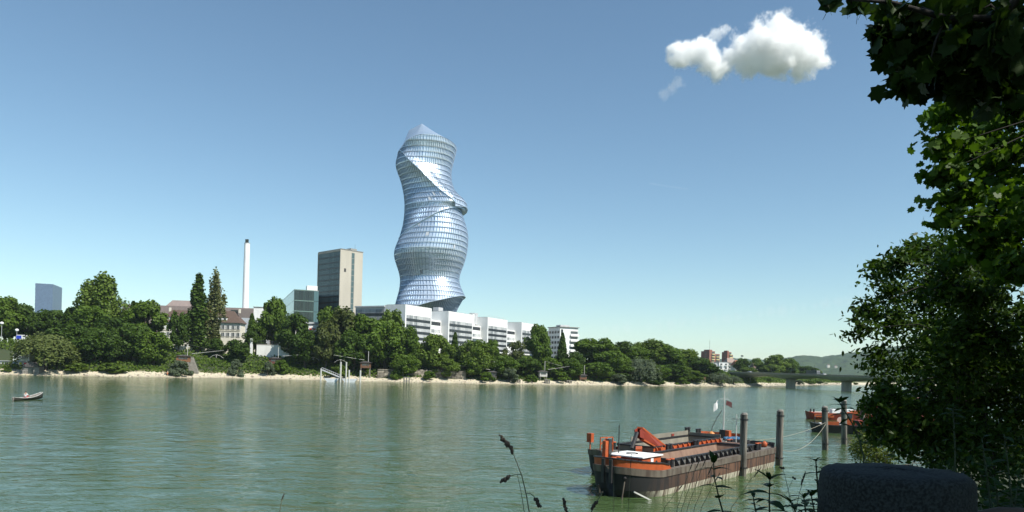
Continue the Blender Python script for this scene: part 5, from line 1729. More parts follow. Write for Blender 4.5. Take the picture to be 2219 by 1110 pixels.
# cabin
cx0, cx1, cy0, cy1 = 1.7, 4.3, .85, 3.35
cz0 = zd + .02; cz1 = zd + .95
cab = bx('cabin', MORANGE, b1o, cx0, cx1, cy0, cy1, cz0, cz1)
bx('cabin_shaded_end', MORD, b1o, cx0 - .02, cx0 - .001, cy0, cy1, cz0, cz1 - .02)  # bow end of the orange cabin, its shade put into the colour
bx('cabin_roof', MROOFW, b1o, cx0 - .12, cx1 + .12, cy0 - .12, cy1 + .12, cz1 + .001, cz1 + .07)
bx('door', MROOFW, cab, 2.85, 3.2, cy0 - .03, cy0 - .001, cz0 + .1, cz1 - .1)
for x in (2.45, 3.65):
    MB().tube([(x, cy0 - .03, cz0 + .5), (x, cy0 - .001, cz0 + .5)], .14, 14).build('porthole', MBLK, cab)
for i in range(5):
    y = cy0 + .3 + i * .5
    bx('panel_rib', MORANGE, b1o, cx0 - .045, cx0 - .021, y - .03, y + .03, cz0, cz1 - .03)
rg = MB(); rg.tube([(3.0 + .38 * math.cos(a), 2.3 + .38 * math.sin(a), cz1 + .1) for a in np.linspace(0, 6.283, 20)], .025, 5)
rg.build('rope_ring', MBLK, b1o)
bollard_pair(b1o, 5.2, .62, zd); bollard_pair(b1o, 5.2, 3.9, zd); bollard_pair(b1o, .9, 2.3, zd + .3)
bollard_pair(b1o, 22.0, .7, zd); bollard_pair(b1o, 23.2, 3.7, zd)
# anchor, hawse and bow fittings
m = MB(); m.beam((-.16, 2.9, .75), (-.02, 2.9, .1), .1); m.beam((-.2, 2.55, .35), (-.12, 2.9, .08), .1); m.beam((-.2, 3.25, .35), (-.12, 2.9, .08), .1)
m.build('anchor', MSTRAKE, b1o)
m = MB(); m.tube([(.15, 1.2, 1.1), (.05, 1.25, .4), (.0, 1.3, -.2)], .05, 5); m.build('anchor_chain', MSTRAKE, b1o)
m = MB(); m.beam((.2, .55, .55), (1.3, -.1, -.05), .09); m.build('spar', MPALE, b1o)
for y in (2.05, 2.6):
    m = MB(); m.beam((-.14, y, zg + .9), (-.14, y, .95), .16, .2); m.build('bow_fender_post', MBLK, b1o)
for a in (.35, .75): MB().blob((a, 1.5 - a * .6, zg - .25), (.14, .1, .1), sub=1, jit=.05).build('hawse_hole', MBLK, b1o)
# tall black locker plates and orange box on the fore deck
bx('locker', MORANGE, b1o, 1.0, 1.35, 3.15, 3.4, zd + .2, zd + 1.9)
bx('locker_lid', MBLK, b1o, 1.36, 1.7, 3.1, 3.4, zd + .2, zd + 2.0)
MB().tube([(2.6, 3.1, zd + .9), (2.6, 3.1, zd + 2.9)], .035, 6).build('flag_staff', MBLK, b1o)
# stern: low black bulwark, gear, mast
m = MB(); rr_ = hull_ring(L_1, W_1, zd, 2.9, 1.1, .10); r2_ = hull_ring(L_1, W_1, zd + .55, 2.9, 1.1, .04)
sel = [i for i, p in enumerate(rr_) if p[0] > 21.5]
m.loft([[rr_[i] for i in sel], [r2_[i] for i in sel]], closed=False); m.build('stern_bulwark', MBLK, b1o)
bx('stern_locker', MBLK, b1o, 21.0, 22.2, .9, 1.5, zd, zd + .5)
bx('hatch', MRUST, b1o, 20.9, 21.9, 2.0, 3.6, zd, zd + .55)
MB().blob((24.4, 1.0, zd + .35), (.3, .3, .35), seed=3).build('orange_buoy', MORANGE, b1o, smooth=True)
MB().tube([(23.4, 3.2, zd), (23.4, 3.2, zd + .3), (23.4, 3.2, zd + 2.9)], [.05, .05, .03], 6).build('mast', MPALE, b1o)
MB().beam((23.4, 2.75, zd + 2.5), (23.4, 3.65, zd + 2.5), .05).build('mast_yard', MPALE, b1o)
for i, (x, y) in enumerate(((23.0, 3.4), (23.5, 3.9), (22.8, 3.9))):
    m = MB()
    for k in range(3): m.tube([(x + .28 * math.cos(a), y + .28 * math.sin(a), zd + .1 + k * .13) for a in np.linspace(0, 6.283, 14)], .07, 5)
    m.build('rope_coil', MBLK if i != 1 else MSTONE, b1o)
# winch
m = MB(); m.tube([(23.9, 2.2, zd + .4), (23.9, 2.9, zd + .4)], .3, 10); m.build('winch_drum', MBLK, b1o)

# ---- second barge
org2 = org1 + e2 * (W_1 + .25) + e1 * 7.4
L_2, W_2 = 23.5, 4.9
b2o, R2 = barge('dredger_barge', org2, L_2, W_2, 'orange trimmed barge with folded crane arm, lying behind the rusty hopper barge')
zd2, zc2 = deck_and_hopper(b2o, L_2, W_2, zg, 5.2, 18.6, .9, 4.1, MDECK, MSAND, MRUST, 1.15, .2, R2)
bx('coaming_plate', MORANGE, b2o, 5.2, 18.6, .85, .899, zd2, zc2)
bx('coaming_plate', MORANGE, b2o, 5.2, 18.6, 4.101, 4.15, zd2, zc2)
for i in range(14):
    x = 5.5 + i * .98
    MB().hexa([(x - .04, .50, zd2 + .001), (x + .04, .50, zd2 + .001), (x + .04, .849, zd2 + .001), (x - .04, .849, zd2 + .001), (x - .04, .76, zc2), (x + .04, .76, zc2), (x + .04, .849, zc2), (x - .04, .849, zc2)]).build('coaming_stay', MORANGE, b2o)
bx('raised_hold_wall', MSAND, b2o, 7.5, 18.6, 4.16, 4.22, zd2, zc2 + .45)
bx('raised_hold_wall', MSAND, b2o, 18.61, 18.68, .9, 4.2, zd2, zc2 + .3)
bx('wall_number_plate', MORD, b2o, 15.0, 15.5, 4.10, 4.155, zc2 + .1, zc2 + .3)
m = MB(); rr_ = hull_ring(L_2, W_2, zd2, 2.9, 1.1, .10); r2_ = hull_ring(L_2, W_2, zd2 + .6, 2.9, 1.1, .04)
sel = [i for i, p in enumerate(rr_) if p[0] > 18]
m.loft([[rr_[i] for i in sel], [r2_[i] for i in sel]], closed=False); m.build('stern_bulwark', MORANGE, b2o)
# folded crane arm
ax, ay = 6.7, 1.05
cr_ = bx('crane_base', MORANGE, b2o, ax - .8, ax - .05, ay - .5, ay + .5, zd2, zd2 + .4)
m = MB()
pf, pt_ = Vector((ax + .6, ay, zd2 + .35)), Vector((3.7, ay + .5, zd2 + 1.9))
dirv = (pt_ - pf); up_ = Vector((0, 0, 1))
for s_ in (-.22, .22):
    off = Vector((0, s_, 0))
    q = [pf + off, pf + off + Vector((-.9, 0, 0)), pt_ + off + Vector((.75, 0, -.75)), pt_ + off + Vector((0.05, 0, -.55)), pt_ + off, pt_ + off + Vector((.5, 0, .12))]
    m.v += [tuple(p + Vector((0, -.03, 0))) for p in q] + [tuple(p + Vector((0, .03, 0))) for p in q]
    i = len(m.v) - 12
    m.f += [tuple(range(i, i + 6)), tuple(range(i + 11, i + 5, -1))] + [(i + a, i + a + 6, i + (a + 1) % 6 + 6, i + (a + 1) % 6) for a in range(6)]
m.build('crane_side_plate', MORD, b2o, fix=True)
MB().beam(pf + Vector((.05, 0, .06)), pt_ + Vector((.45, 0, .16)), .56, .12).build('crane_arm', MORANGE, b2o)
MB().beam(pf + Vector((-.9, 0, -.1)), pt_ + Vector((.8, 0, -.8)), .5, .12).build('crane_brace', MORANGE, b2o)
MB().tube([pt_ + Vector((0, 0, -.2)), Vector((2.9, ay + .5, zd2 + .5))], .16, 8).build('hydraulic_ram', MBLK, b2o)
MB().beam((2.6, ay - .3, zd2 + .3), (4.8, ay + .9, zd2 + .3), .5, .5).build('crane_foot', MORANGE, b2o)
# fore deck boxes and railings of the second barge
bx('signal_box', MORANGE, b2o, .7, 1.1, 3.9, 4.3, zd2 + .9, zd2 + 1.6)
MB().tube([(.9, 4.1, zd2 + .2), (.9, 4.1, zd2 + .9)], .06, 6).build('signal_post', MORANGE, b2o)
m = MB()
for x, y in ((1.6, 3.6), (2.2, 3.4), (2.8, 3.2)):
    m.beam((x, y, zd2 + .15), (x, y, zd2 + 1.25), .07)
m.beam((1.6, 3.6, zd2 + 1.25), (2.8, 3.2, zd2 + 1.25), .07); m.beam((1.6, 3.6, zd2 + .7), (2.2, 3.4, zd2 + 1.2), .07); m.beam((2.8, 3.2, zd2 + .7), (2.2, 3.4, zd2 + 1.2), .07)
m.build('fore_railing', MORANGE, b2o)
bollard_pair(b2o, .9, 2.6, zd2 + .3); bollard_pair(b2o, 4.6, 4.3, zd2); bollard_pair(b2o, 18.9, 4.35, zd2 + .55, MBLK); bollard_pair(b2o, 21.3, 4.3, zd2 + .3, MBLK); bollard_pair(b2o, 12.5, .55, zd2, MBLK); bollard_pair(b2o, 7.2, .5, zd2, MBLK)
MB().blob((20.6, 2.6, zd2 + .55), (.34, .34, .36), seed=5).build('yellow_buoy', pmat('buoy_amber', (.62, .24, .06), rough=.5), b2o, smooth=True)
bx('mast_box', MBLK, b2o, 22.2, 22.8, 1.9, 2.5, zd2, zd2 + .95)
bx('orange_box', MORANGE, b2o, 22.2, 22.8, 1.5, 1.89, zd2, zd2 + .9)
for i, (x, y) in enumerate(((21.6, .9), (22.3, .7), (21.1, 1.2))):
    m = MB(); m.tube([(x + .35 * math.cos(a), y + .3 * math.sin(a), zd2 + .2 + .1 * math.sin(3 * a)) for a in np.linspace(0, 6.283, 16)], .13, 6)
    m.build('rope_coil', MBLUE, b2o)
mz = zd2 + .9
ms = MB().tube([(22.5, 2.2, mz), (22.5, 2.2, mz + 3.9)], [.07, .035], 6).build('mast', MPALE, b2o)
MB().beam((22.3, 2.6, mz + 3.1), (22.7, 1.8, mz + 3.1), .05).build('mast_yard', MPALE, b2o)
def flag(par, base, col, w, h, name):
    m = MB(); nx, nz = 7, 6
    g = []
    for i in range(nx + 1):
        for j in range(nz + 1):
            u, v = i / nx, j / nz
            droop = u * .55
            g.append((base[0] + u * w * .55, base[1] - u * w * .6 + .05 * math.sin(u * 7 + v * 2), base[2] - v * h - droop * h))
    m.v = g
    for i in range(nx):
        for j in range(nz):
            a = i * (nz + 1) + j
            m.f.append((a, a + 1, a + nz + 2, a + nz + 1))
    return m.build(name, col, par, smooth=True)
flag(b2o, (22.35, 2.75, mz + 3.0), pmat('flag_white', (.78, .77, .74), rough=.8), -.5, .8, 'white_flag')
flag(b2o, (22.6, 2.0, mz + 3.0), pmat('flag_dark', (.10, .03, .03), (.03, .05, .04), rough=.8, scale=.8), .75, .5, 'dark_flag')
m = MB(); m.tube([(22.3, 2.3, mz + 2.0), (21.7, 2.6, mz + 1.2), (20.9, 2.7, mz + .3), (20.6, 2.65, mz - .3)], .035, 5); m.build('stay_rope', MBLK, b2o)

# ---- mooring piles
def pile(px, pyw, pyt, r, label, lean=0.0, sh=0.0):
    p = G(px, pyw) + Vector((e1.y, -e1.x, 0)) * sh
    o = empty('mooring_pile', (p.x, p.y, -2), rad(20), label, 'mooring pile', 'timber mooring piles')
    zt = zat(px, pyt, p.y) + 2
    for k in range(3):
        a = k * 2.094 + .5
        MB().tube([(r * .62 * math.cos(a), r * .62 * math.sin(a), 0), (r * .62 * math.cos(a) + lean, r * .62 * math.sin(a), zt - .04 * k)], [r * .72, r * .66], 9).build('timber', MPILE, o)
    for z in (zt - .5, 2.6):
        MB().tube([(lean * z / zt, 0, z), (lean * z / zt, 0, z + .12)], r * 1.36, 12).build('iron_band', MBLK, o)
    MB().tube([(lean, 0, zt - .05), (lean, 0, zt + .1)], [r * 1.2, r * .8], 10).build('pile_cap', MWOODP, o)
    return o
MPILE = pmat('pile_timber', (.25, .225, .185), (.06, .052, .042), rough=.9, scale=2.2, stretch=(3, 3, .22), bump=.02, detail=8)
pile(1603, 1031, 897, .24, 'left of the two timber piles holding the rusty barge', sh=.25)
pile(1681, 1008, 890, .26, 'right of the two timber piles holding the rusty barge', sh=.3)
pile(1790, 975, 882, .27, 'timber pile with a rope tied round it, near the tug', lean=-.3)
pile(1831, 963, 868, .27, 'timber pile close to the leafy tree, before the orange boat', lean=-.3)
pile(1868, 938, 872, .30, 'timber pile half hidden by the leafy tree')

# ---- ropes
def rope(a, b_, sag, r, label):
    a, b_ = Vector(a), Vector(b_)
    pts = []
    for i in range(25):
        t = i / 24; p = a.lerp(b_, t); p.z -= sag * 4 * t * (1 - t); pts.append(p)
    o = MB().tube(pts, r, 6).build('mooring_rope', MROPE, smooth=True)
    return tag(o, label, 'rope')
MROPE = pmat('rope_fibre', (.34, .31, .24), (.25, .23, .18), rough=.9, scale=4)
mxw = Matrix.Rotation(BPHI, 4, 'Z')
def bw(o, p): return Vector(o.location) + mxw @ Vector(p)
pk = G(1790, 975)
ptop = P(1787, 915, pk.y)
rope(bw(b1o, (23.9, 2.6, zd + .6)), ptop + Vector((0, -.3, .0)), .5, .02, 'upper pale rope from the hopper barge to the tug pile')
rope(bw(b1o, (24.8, .9, zd + .5)), ptop + Vector((0, -.35, -.15)), 1.7, .022, 'lower sagging pale rope from the hopper barge to the tug pile')

# ---- tug and pontoon at the right
def small_hull(name, parent, L, Wd, z0, z1, mat, bow=2.0):
    def ring(z, ins):
        return [(bow * .1 + ins, Wd * .5, z + .25), (bow * .35 + ins, Wd * .16, z + .15), (bow + ins, ins, z), (L - .3, ins, z), (L, .4, z), (L, Wd - .4, z), (L - .3, Wd - ins, z), (bow + ins, Wd - ins, z), (bow * .35 + ins, Wd * .84, z + .15)]
    return MB().loft([ring(z0, .35), ring(z1, 0)], cap1=True, cap0=True).build(name, mat, parent, fix=True)
p = G(1754, 937)
tg = empty('work_tug', (p.x, p.y, 0), rad(-16), 'black and orange work boat moored between the two thin piles', 'boat')
small_hull('hull', tg, 12.5, 3.6, -.5, 1.15, MBLACK)
bx('bulwark', MORANGE, tg, 1.6, 3.9, .12, .2, 1.15, 1.65)
bx('bulwark', MORANGE, tg, 6.6, 11.6, .12, .2, 1.15, 1.7)
bx('bulwark_rail', MROOFW, tg, 6.6, 11.6, .08, .24, 1.701, 1.78)
bx('deck', MROOFW, tg, 1.6, 4.4, .3, 3.3, 1.16, 1.26)
bx('wheelhouse', MORANGE, tg, 4.4, 5.8, .7, 2.9, 1.17, 3.0)
bx('window', MGLASS, tg, 4.5, 5.7, .66, .699, 2.2, 2.8)
bx('engine_box', MORD, tg, 5.9, 9.0, .8, 2.8, 1.17, 1.9)
m = MB(); m.tube([(.8, 1.2, 1.3), (.8, 1.2, 2.1), (1.1, 1.8, 2.4), (2.6, 1.8, 2.4), (2.6, 1.8, 1.3)], .06, 6); m.build('bow_rail', MBLK, tg)
MB().tube([(4.1, .62, 1.9), (4.1, .5, 1.9)], .42, 14).build('life_ring', pmat('ring_orange', (.7, .16, .05), (.75, .7, .65), rough=.5, scale=2), tg)
m = MB(); m.tube([(5.1, 1.6, 3.0), (4.6, 1.4, 4.0)], .05, 5); m.build('mast', MBLK, tg)
m = MB(); m.beam((6.0, .5, 1.8), (7.2, .1, 1.0), .06); m.build('brace', MPALE, tg)
MB().tube([(6.1, .12, 1.0), (6.1, .0, .5)], .32, 10).build('tyre_fender', MTYRE, tg)
MB().tube([(10, .02, .9), (10, -.12, .6)], .32, 10).build('tyre_fender', MTYRE, tg)
p = G(1750, 909)
pt = empty('work_pontoon', (p.x, p.y, 0), rad(-10), 'flat orange pontoon carrying a dark red container', 'pontoon')
small_hull('hull', pt, 22, 5, -.4, 1.25, MORD, bow=1.0)
bx('side_panel', MORANGE, pt, 1.2, 4.6, -.06, .0, .5, 1.1)
bx('deck', MSTONE, pt, 1.2, 14, .2, 4.8, 1.26, 1.34)
bx('white_cargo', MROOFW, pt, 4.4, 8.4, .4, 2.4, 1.35, 2.0)
bx('orange_cargo', MORANGE, pt, 7.6, 10.2, .0, .39, 1.35, 1.9)
cn = bx('container', MORD, pt, 12.2, 20.5, .8, 3.4, 1.35, 4.3)
for i in range(16): bx('container_rib', MORD, cn, 12.4 + i * .5, 12.6 + i * .5, .74, .799, 1.5, 4.1)
bx('container_roof', pmat('faded_red_roof', (.40, .22, .17), rough=.8), pt, 12.0, 20.7, .6, 3.6, 4.301, 4.6)
bx('dark_doorway', MBLK, pt, 10.8, 12.1, .9, 3.0, 1.35, 3.8)
bx('white_frame', MROOFW, pt, 15.3, 15.5, .5, .7, 1.35, 4.3)
bx('white_frame', MROOFW, pt, 16.0, 16.2, .5, .7, 1.35, 4.3)
bollard_pair(pt, 1.0, 1.0, 1.3, MBLK); bollard_pair(pt, 5.6, 4.2, 1.34, MBLK); bollard_pair(pt, 9.8, 3.9, 1.34, MBLK)
MB().tube([(20.2, 2, 4.6), (20.2, 2, 6.6)], .05, 5).build('flag_staff', MBLK, pt)

# ================================================================ people
MSKIN = pmat('skin', (.50, .30, .21), rough=.6)
def person(loc_, rz, label, pose, shirt, trousers, name='person'):
    """one continuous skinned body plus clothing coloured by height bands is avoided: body mesh + clothing meshes"""
    o = empty(name, loc_, rz, label, 'person')
    if pose == 'stand':
        J = {'pelvis': (0, 0, .95), 'chest': (0, 0, 1.35), 'neck': (0, 0, 1.5), 'head': (0, .02, 1.66), 'top': (0, .01, 1.76),
             'sl': (-.19, 0, 1.42), 'el': (-.27, .03, 1.14), 'hl': (-.25, -.1, .9), 'sr': (.19, 0, 1.42), 'er': (.27, .03, 1.14), 'hr': (.25, -.1, .9),
             'pl': (-.1, 0, .9), 'kl': (-.11, -.02, .5), 'al': (-.11, .03, .08), 'fl': (-.12, -.14, .03), 'pr': (.1, 0, .9), 'kr': (.12, -.05, .5), 'ar': (.12, .05, .08), 'fr': (.13, -.12, .03)}
    else:
        J = {'pelvis': (0, .0, .12), 'chest': (0, .06, .52), 'neck': (0, .04, .68), 'head': (0, .0, .84), 'top': (0, -.01, .94),
             'sl': (-.19, .04, .6), 'el': (-.28, -.12, .38), 'hl': (-.2, -.36, .36), 'sr': (.19, .04, .6), 'er': (.28, -.12, .38), 'hr': (.2, -.36, .36),
             'pl': (-.1, -.05, .12), 'kl': (-.13, -.42, .34), 'al': (-.12, -.66, .06), 'fl': (-.13, -.8, .03), 'pr': (.1, -.05, .12), 'kr': (.13, -.42, .32), 'ar': (.12, -.68, .06), 'fr': (.13, -.82, .03)}
    Ed = [('pelvis', 'chest'), ('chest', 'neck'), ('neck', 'head'), ('head', 'top'), ('chest', 'sl'), ('sl', 'el'), ('el', 'hl'), ('chest', 'sr'), ('sr', 'er'), ('er', 'hr'), ('pelvis', 'pl'), ('pl', 'kl'), ('kl', 'al'), ('al', 'fl'), ('pelvis', 'pr'), ('pr', 'kr'), ('kr', 'ar'), ('ar', 'fr')]
    Rd = {'pelvis': .15, 'chest': .16, 'neck': .06, 'head': .105, 'top': .08, 'sl': .07, 'sr': .07, 'el': .047, 'er': .047, 'hl': .035, 'hr': .035, 'pl': .095, 'pr': .095, 'kl': .06, 'kr': .06, 'al': .042, 'ar': .042, 'fl': .04, 'fr': .04}
    def skin(names, edges, grow, mat, nm, root):
        me = bpy.data.meshes.new(nm)
        idx = {n: i for i, n in enumerate(names)}
        me.from_pydata([J[n] for n in names], [(idx[a], idx[b]) for a, b in edges], [])
        ob = link(bpy.data.objects.new(nm, me), o)
        md = ob.modifiers.new('skin', 'SKIN'); ob.modifiers.new('sub', 'SUBSURF').render_levels = 1
        for n in names:
            sv = me.skin_vertices[0].data[idx[n]]
            sv.radius = (Rd[n] + grow, Rd[n] * (.8 if n in ('chest', 'pelvis') else 1) + grow)
            sv.use_root = (n == root)
        me.materials.append(mat)
        return ob
    skin(list(J), Ed, 0, MSKIN, 'body', 'pelvis')
    if shirt: skin(['pelvis', 'chest', 'sl', 'el', 'sr', 'er'], [('pelvis', 'chest'), ('chest', 'sl'), ('sl', 'el'), ('chest', 'sr'), ('sr', 'er')], .018, shirt, 'shirt', 'pelvis')
    if trousers: skin(['pelvis', 'pl', 'kl', 'pr', 'kr'], [('pelvis', 'pl'), ('pl', 'kl'), ('pelvis', 'pr'), ('pr', 'kr')], .024, trousers, 'shorts', 'pelvis')
    h = J['head']
    MB().blob((h[0], h[1] + .03, h[2] + .06), (.115, .12, .10), sub=2, jit=.02).build('hair', pmat('hair_brown', (.05, .03, .02), rough=.8), o, smooth=True)
    o.scale = (1.25, 1.25, 1.25)
    return o
MSHW = pmat('white_shirt', (.80, .79, .77), rough=.8)
MTRR = pmat('red_shorts', (.55, .09, .10), rough=.8)
MTRB = pmat('dark_shorts', (.03, .035, .06), rough=.8)
# rowing boat
pa, pb = G(38, 866), G(85, 857)
p = G(61, 867)
rb = empty('rowing_boat', (p.x, p.y, 0), 0.0, 'small dark rowing boat with one rower on the open river', 'boat')
Lb = 7.2
def rb_sec(u, ins=0):
    w = .78 * math.sin(math.pi * (.06 + .9 * u)) ** .75 - ins
    w = max(w, .03)
    zt = .5 + .62 * (abs(u - .42) * 1.75) ** 2; zb_ = .06 + .5 * max(0, abs(u - .5) * 2 - .5) ** 2
    x = (u - .5) * Lb
    return [(x, -w, zt - ins * .3), (x, -w * .8, (zt + zb_) / 2), (x, -w * .55, zb_ - .1 + ins), (x, w * .55, zb_ - .1 + ins), (x, w * .8, (zt + zb_) / 2), (x, w, zt - ins * .3)]
us = np.linspace(0, 1, 15)
MB().loft([rb_sec(u) for u in us], closed=False).build('hull', pmat('tarred_planks', (.035, .032, .028), (.06, .052, .045), rough=.6, scale=2), rb, smooth=True)
MB().loft([rb_sec(u, .06) for u in us], closed=False).build('inner_hull', MWOODP, rb, smooth=True)
for s_ in (0, 5):
    m = MB(); q = [Vector(rb_sec(u)[s_]) for u in us]
    for a, b_ in zip(q[:-1], q[1:]): m.beam(a, b_, .07, .07)
    m.build('gunwale', MPALE, rb)
for u in (.25, .45, .68, .85): 
    x = (u - .5) * Lb; w = rb_sec(u)[5][1] * .9
    bx('thwart', MWOODP, rb, x - .14, x + .14, -w, w, .40, .45)
for s_ in (-1, 1):
    m = MB(); m.beam((.3, s_ * .3, .5), (-1.4, s_ * .55, .55), .05); m.build('oar', MPALE, rb)
rb.rotation_euler = (0, rad(-3), rad(86))
person((p.x - .05, p.y - .6, .40), rad(176), 'rower in white shirt and red shorts sitting in the rowing boat', 'sit', MSHW, MTRR)
q = at_bank(363, 3.5, 812)
person((q.x, q.y, q.z), rad(10), 'tanned bather in orange standing on the beach left of the stairs', 'stand', None, pmat('orange_swimwear', (.7, .2, .06), rough=.7))
for i, (px, py, sh, lb) in enumerate(((3, 797, None, 'bare shouldered person sitting on the pavilion terrace'), (9, 797, MSHW, 'person in white sitting on the pavilion terrace beside the bare shouldered one'), (20, 797, pmat('dark_shirt', (.04, .05, .09)), 'person in dark shirt sitting on the pavilion terrace'))):
    P_ = bpy.data.objects['river_pavilion']
    D0 = P_.location.y
    q = P(px, py, D0 - .1)
    person((q.x, q.y + .35 + .14 * (q.x - P_.location.x), zat(20, 797, D0) + .02), rad(10), lb, 'sit', sh, MTRB)
# ================================================================ foreground
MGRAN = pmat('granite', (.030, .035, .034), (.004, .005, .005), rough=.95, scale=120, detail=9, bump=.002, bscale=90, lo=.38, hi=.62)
# round stone bollard
c = P(1940, 1012, 2.4); rS = .232
top = 8 - .312
bo = empty('stone_bollard', (c.x, c.y, 6.35), 0, 'thick round granite bollard in deep shade beside the camera', 'bollard')
nS = 40; rr = random.Random(9)
rings = []
hT = top - 6.35
for z, k in ((-.3, 1.06), (.2, 1.05), (.6, 1.02), (hT - .16, 1.0), (hT - .045, .997), (hT - .016, .985), (hT - .002, .96), (hT + .010, .88), (hT + .012, .6), (hT + .016, .3), (hT + .018, .02)):
    rings.append([(rS * k * math.cos(2 * math.pi * j / nS) * (1 + rr.uniform(-.006, .006)), rS * k * math.sin(2 * math.pi * j / nS) * (1 + rr.uniform(-.006, .006)), z + rr.uniform(-.003, .003)) for j in range(nS)])
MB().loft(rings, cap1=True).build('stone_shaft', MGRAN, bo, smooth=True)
MRUSTP = pmat('rail_pipe', (.12, .075, .05), (.07, .045, .03), rough=.7, scale=8)
m = MB(); m.tube([(rS - .03, .05, hT - .18), (rS + .12, .0, hT - .13), (rS + 2.5, -.5, hT - .1)], .032, 10)
m.build('rail_pipe', MRUSTP, bo, smooth=True)
MB().tube([(rS - .01, .045, hT - .175), (rS + .05, .03, hT - .155)], .05, 12).build('pipe_socket', MRUSTP, bo)

# leaves for the near plants
LNET = leafmat('nettle_leaf', (.016, .038, .010), (.032, .066, .016), trans=.25, rough=.5, objvar=.5)
MSTEM = pmat('green_stem', (.03, .05, .018), (.02, .035, .012), rough=.7, scale=10)
MSEED = pmat('seed_head', (.060, .045, .032), (.035, .026, .02), rough=.9, scale=60, bump=.003)
MDRY = pmat('dry_stalk', (.14, .14, .085), (.09, .09, .055), rough=.8, scale=10)


def leaf_blade(L, Wd, curl, mat, nm='leaf', n=7, teeth=True):
    m = MB()
    for i in range(n + 1):
        u = i / n
        w = Wd * math.sin(math.pi * min(1, .06 + .94 * u) ** .75) ** .9 * (1 if u < 1 else 0)
        if teeth and 0 < i < n: w *= (1.0 if i % 2 else .86)
        x = L * u; z = -curl * L * u * u
        m.v += [(x, -w, z + .22 * w), (x, 0, z), (x, w, z + .22 * w)]
    for i in range(n):
        a = i * 3
        m.f += [(a, a + 3, a + 4, a + 1), (a + 1, a + 4, a + 5, a + 2)]
    return m.mesh(nm, mat, smooth=True)


LEAFM = [leaf_blade(1, .21, .35, LNET), leaf_blade(1, .17, .6, LNET), leaf_blade(1, .24, .15, LNET)]


def nettle(pts, label, leaf=.09, pairs=7, seed=1, rs=.0035, tuft=True, lo=.25):
    """pts: stem points in world space, bottom to top"""
    r = random.Random(seed)
    base = Vector(pts[0])
    o = empty('nettle_plant', base, 0, label, 'plant')
    loc_ = [Vector(p) - base for p in pts]
    st = MB().tube(loc_, [rs * (1.2 - .6 * i / (len(loc_) - 1)) for i in range(len(loc_))], 6).build('stem', MSTEM, o, smooth=True)
    def at(u):
        f = u * (len(loc_) - 1); i = min(int(f), len(loc_) - 2)
        return loc_[i].lerp(loc_[i + 1], f - i)
    for k in range(pairs):
        u = lo + (1 - lo) * (k / max(1, pairs - 1)) ** .9
        a0 = (k % 2) * 1.57 + r.uniform(-.3, .3)
        for s_ in (0, math.pi):
            a = a0 + s_
            sz = 1.4 * leaf * (1.05 - .45 * u) * r.uniform(.8, 1.15)
            el = r.uniform(.05, .5) if u < .95 else r.uniform(.5, 1.0)
            lf = link(bpy.data.objects.new('leaf', r.choice(LEAFM)), o)
            lf.location = at(u)
            lf.rotation_euler = (r.uniform(-.3, .3), -el, a)
            lf.scale = (sz, sz, sz)
    if tuft:
        for k in range(5):
            lf = link(bpy.data.objects.new('leaf', LEAFM[k % 3]), o)
            lf.location = at(1.0); lf.rotation_euler = (0, -r.uniform(.6, 1.3), k * 1.256 + r.random()); s_ = leaf * r.uniform(.35, .6); lf.scale = (s_, s_, s_)
    return o


def stem_px(lst, D, zb=6.2):
    q = [P(px, py, D) for px, py in lst]
    p0 = q[0].copy()
    root = Vector((p0.x - (q[1].x - p0.x) * .5, p0.y + .05, min(zb, p0.z - .1)))
    return [root] + q


nettle(stem_px([(1572, 1130), (1558, 1080), (1548, 1035), (1546, 1003)], 2.9), 'tall dark nettle in front of the rusty barge side', leaf=.072, pairs=6, seed=2, lo=.35)
nettle(stem_px([(1668, 1130), (1667, 1085), (1668, 1040)], 2.7), 'broad leaved nettle below the right mooring pile', leaf=.085, pairs=5, seed=4, lo=.5)
nettle(stem_px([(1644, 1135), (1636, 1100), (1632, 1076)], 2.8), 'short nettle left of the broad leaved one', leaf=.05, pairs=4, seed=5, lo=.6)
nettle(stem_px([(1728, 1140), (1722, 1105), (1714, 1088)], 2.8), 'low nettle right of the broad leaved one', leaf=.052, pairs=5, seed=6, lo=.55)
nettle(stem_px([(1872, 990), (1862, 955), (1848, 920), (1830, 890), (1819, 872)], 3.1, zb=6.4), 'tall slender nettle rising behind the stone bollard', leaf=.075, pairs=6, seed=8, lo=.55)
nettle(stem_px([(1772, 1120), (1774, 1080), (1770, 1030), (1768, 1000)], 2.5), 'nettle hugging the left side of the stone bollard', leaf=.045, pairs=7, seed=9, lo=.3)
nettle(stem_px([(1752, 1140), (1746, 1110), (1742, 1080)], 2.45), 'bushy low nettle at the foot of the stone bollard', leaf=.06, pairs=7, seed=10, lo=.35)
nettle(stem_px([(1768, 1140), (1764, 1105), (1758, 1075)], 2.6), 'leafy nettle just left of the stone bollard', leaf=.055, pairs=6, seed=19, lo=.4)
for i, (l, lb) in enumerate((([(2150, 1125), (2140, 1040), (2132, 985), (2128, 950)], 'bright tipped nettle right of the stone bollard'), ([(2195, 1125), (2188, 1040), (2178, 960), (2176, 940)], 'tall nettle at the right picture edge'), ([(2165, 1125), (2160, 1070), (2152, 1030)], 'lower nettle among the dark right corner plants'), ([(2070, 990), (2068, 940), (2066, 900), (2064, 885)], 'nettle rising behind the right side of the stone bollard'), ([(2205, 1130), (2200, 1090), (2205, 1050)], 'lowest nettle in the bottom right corner'))):
    nettle(stem_px(l, 2.6 + .15 * i), lb, leaf=.058, pairs=9, seed=20 + i, lo=.2)


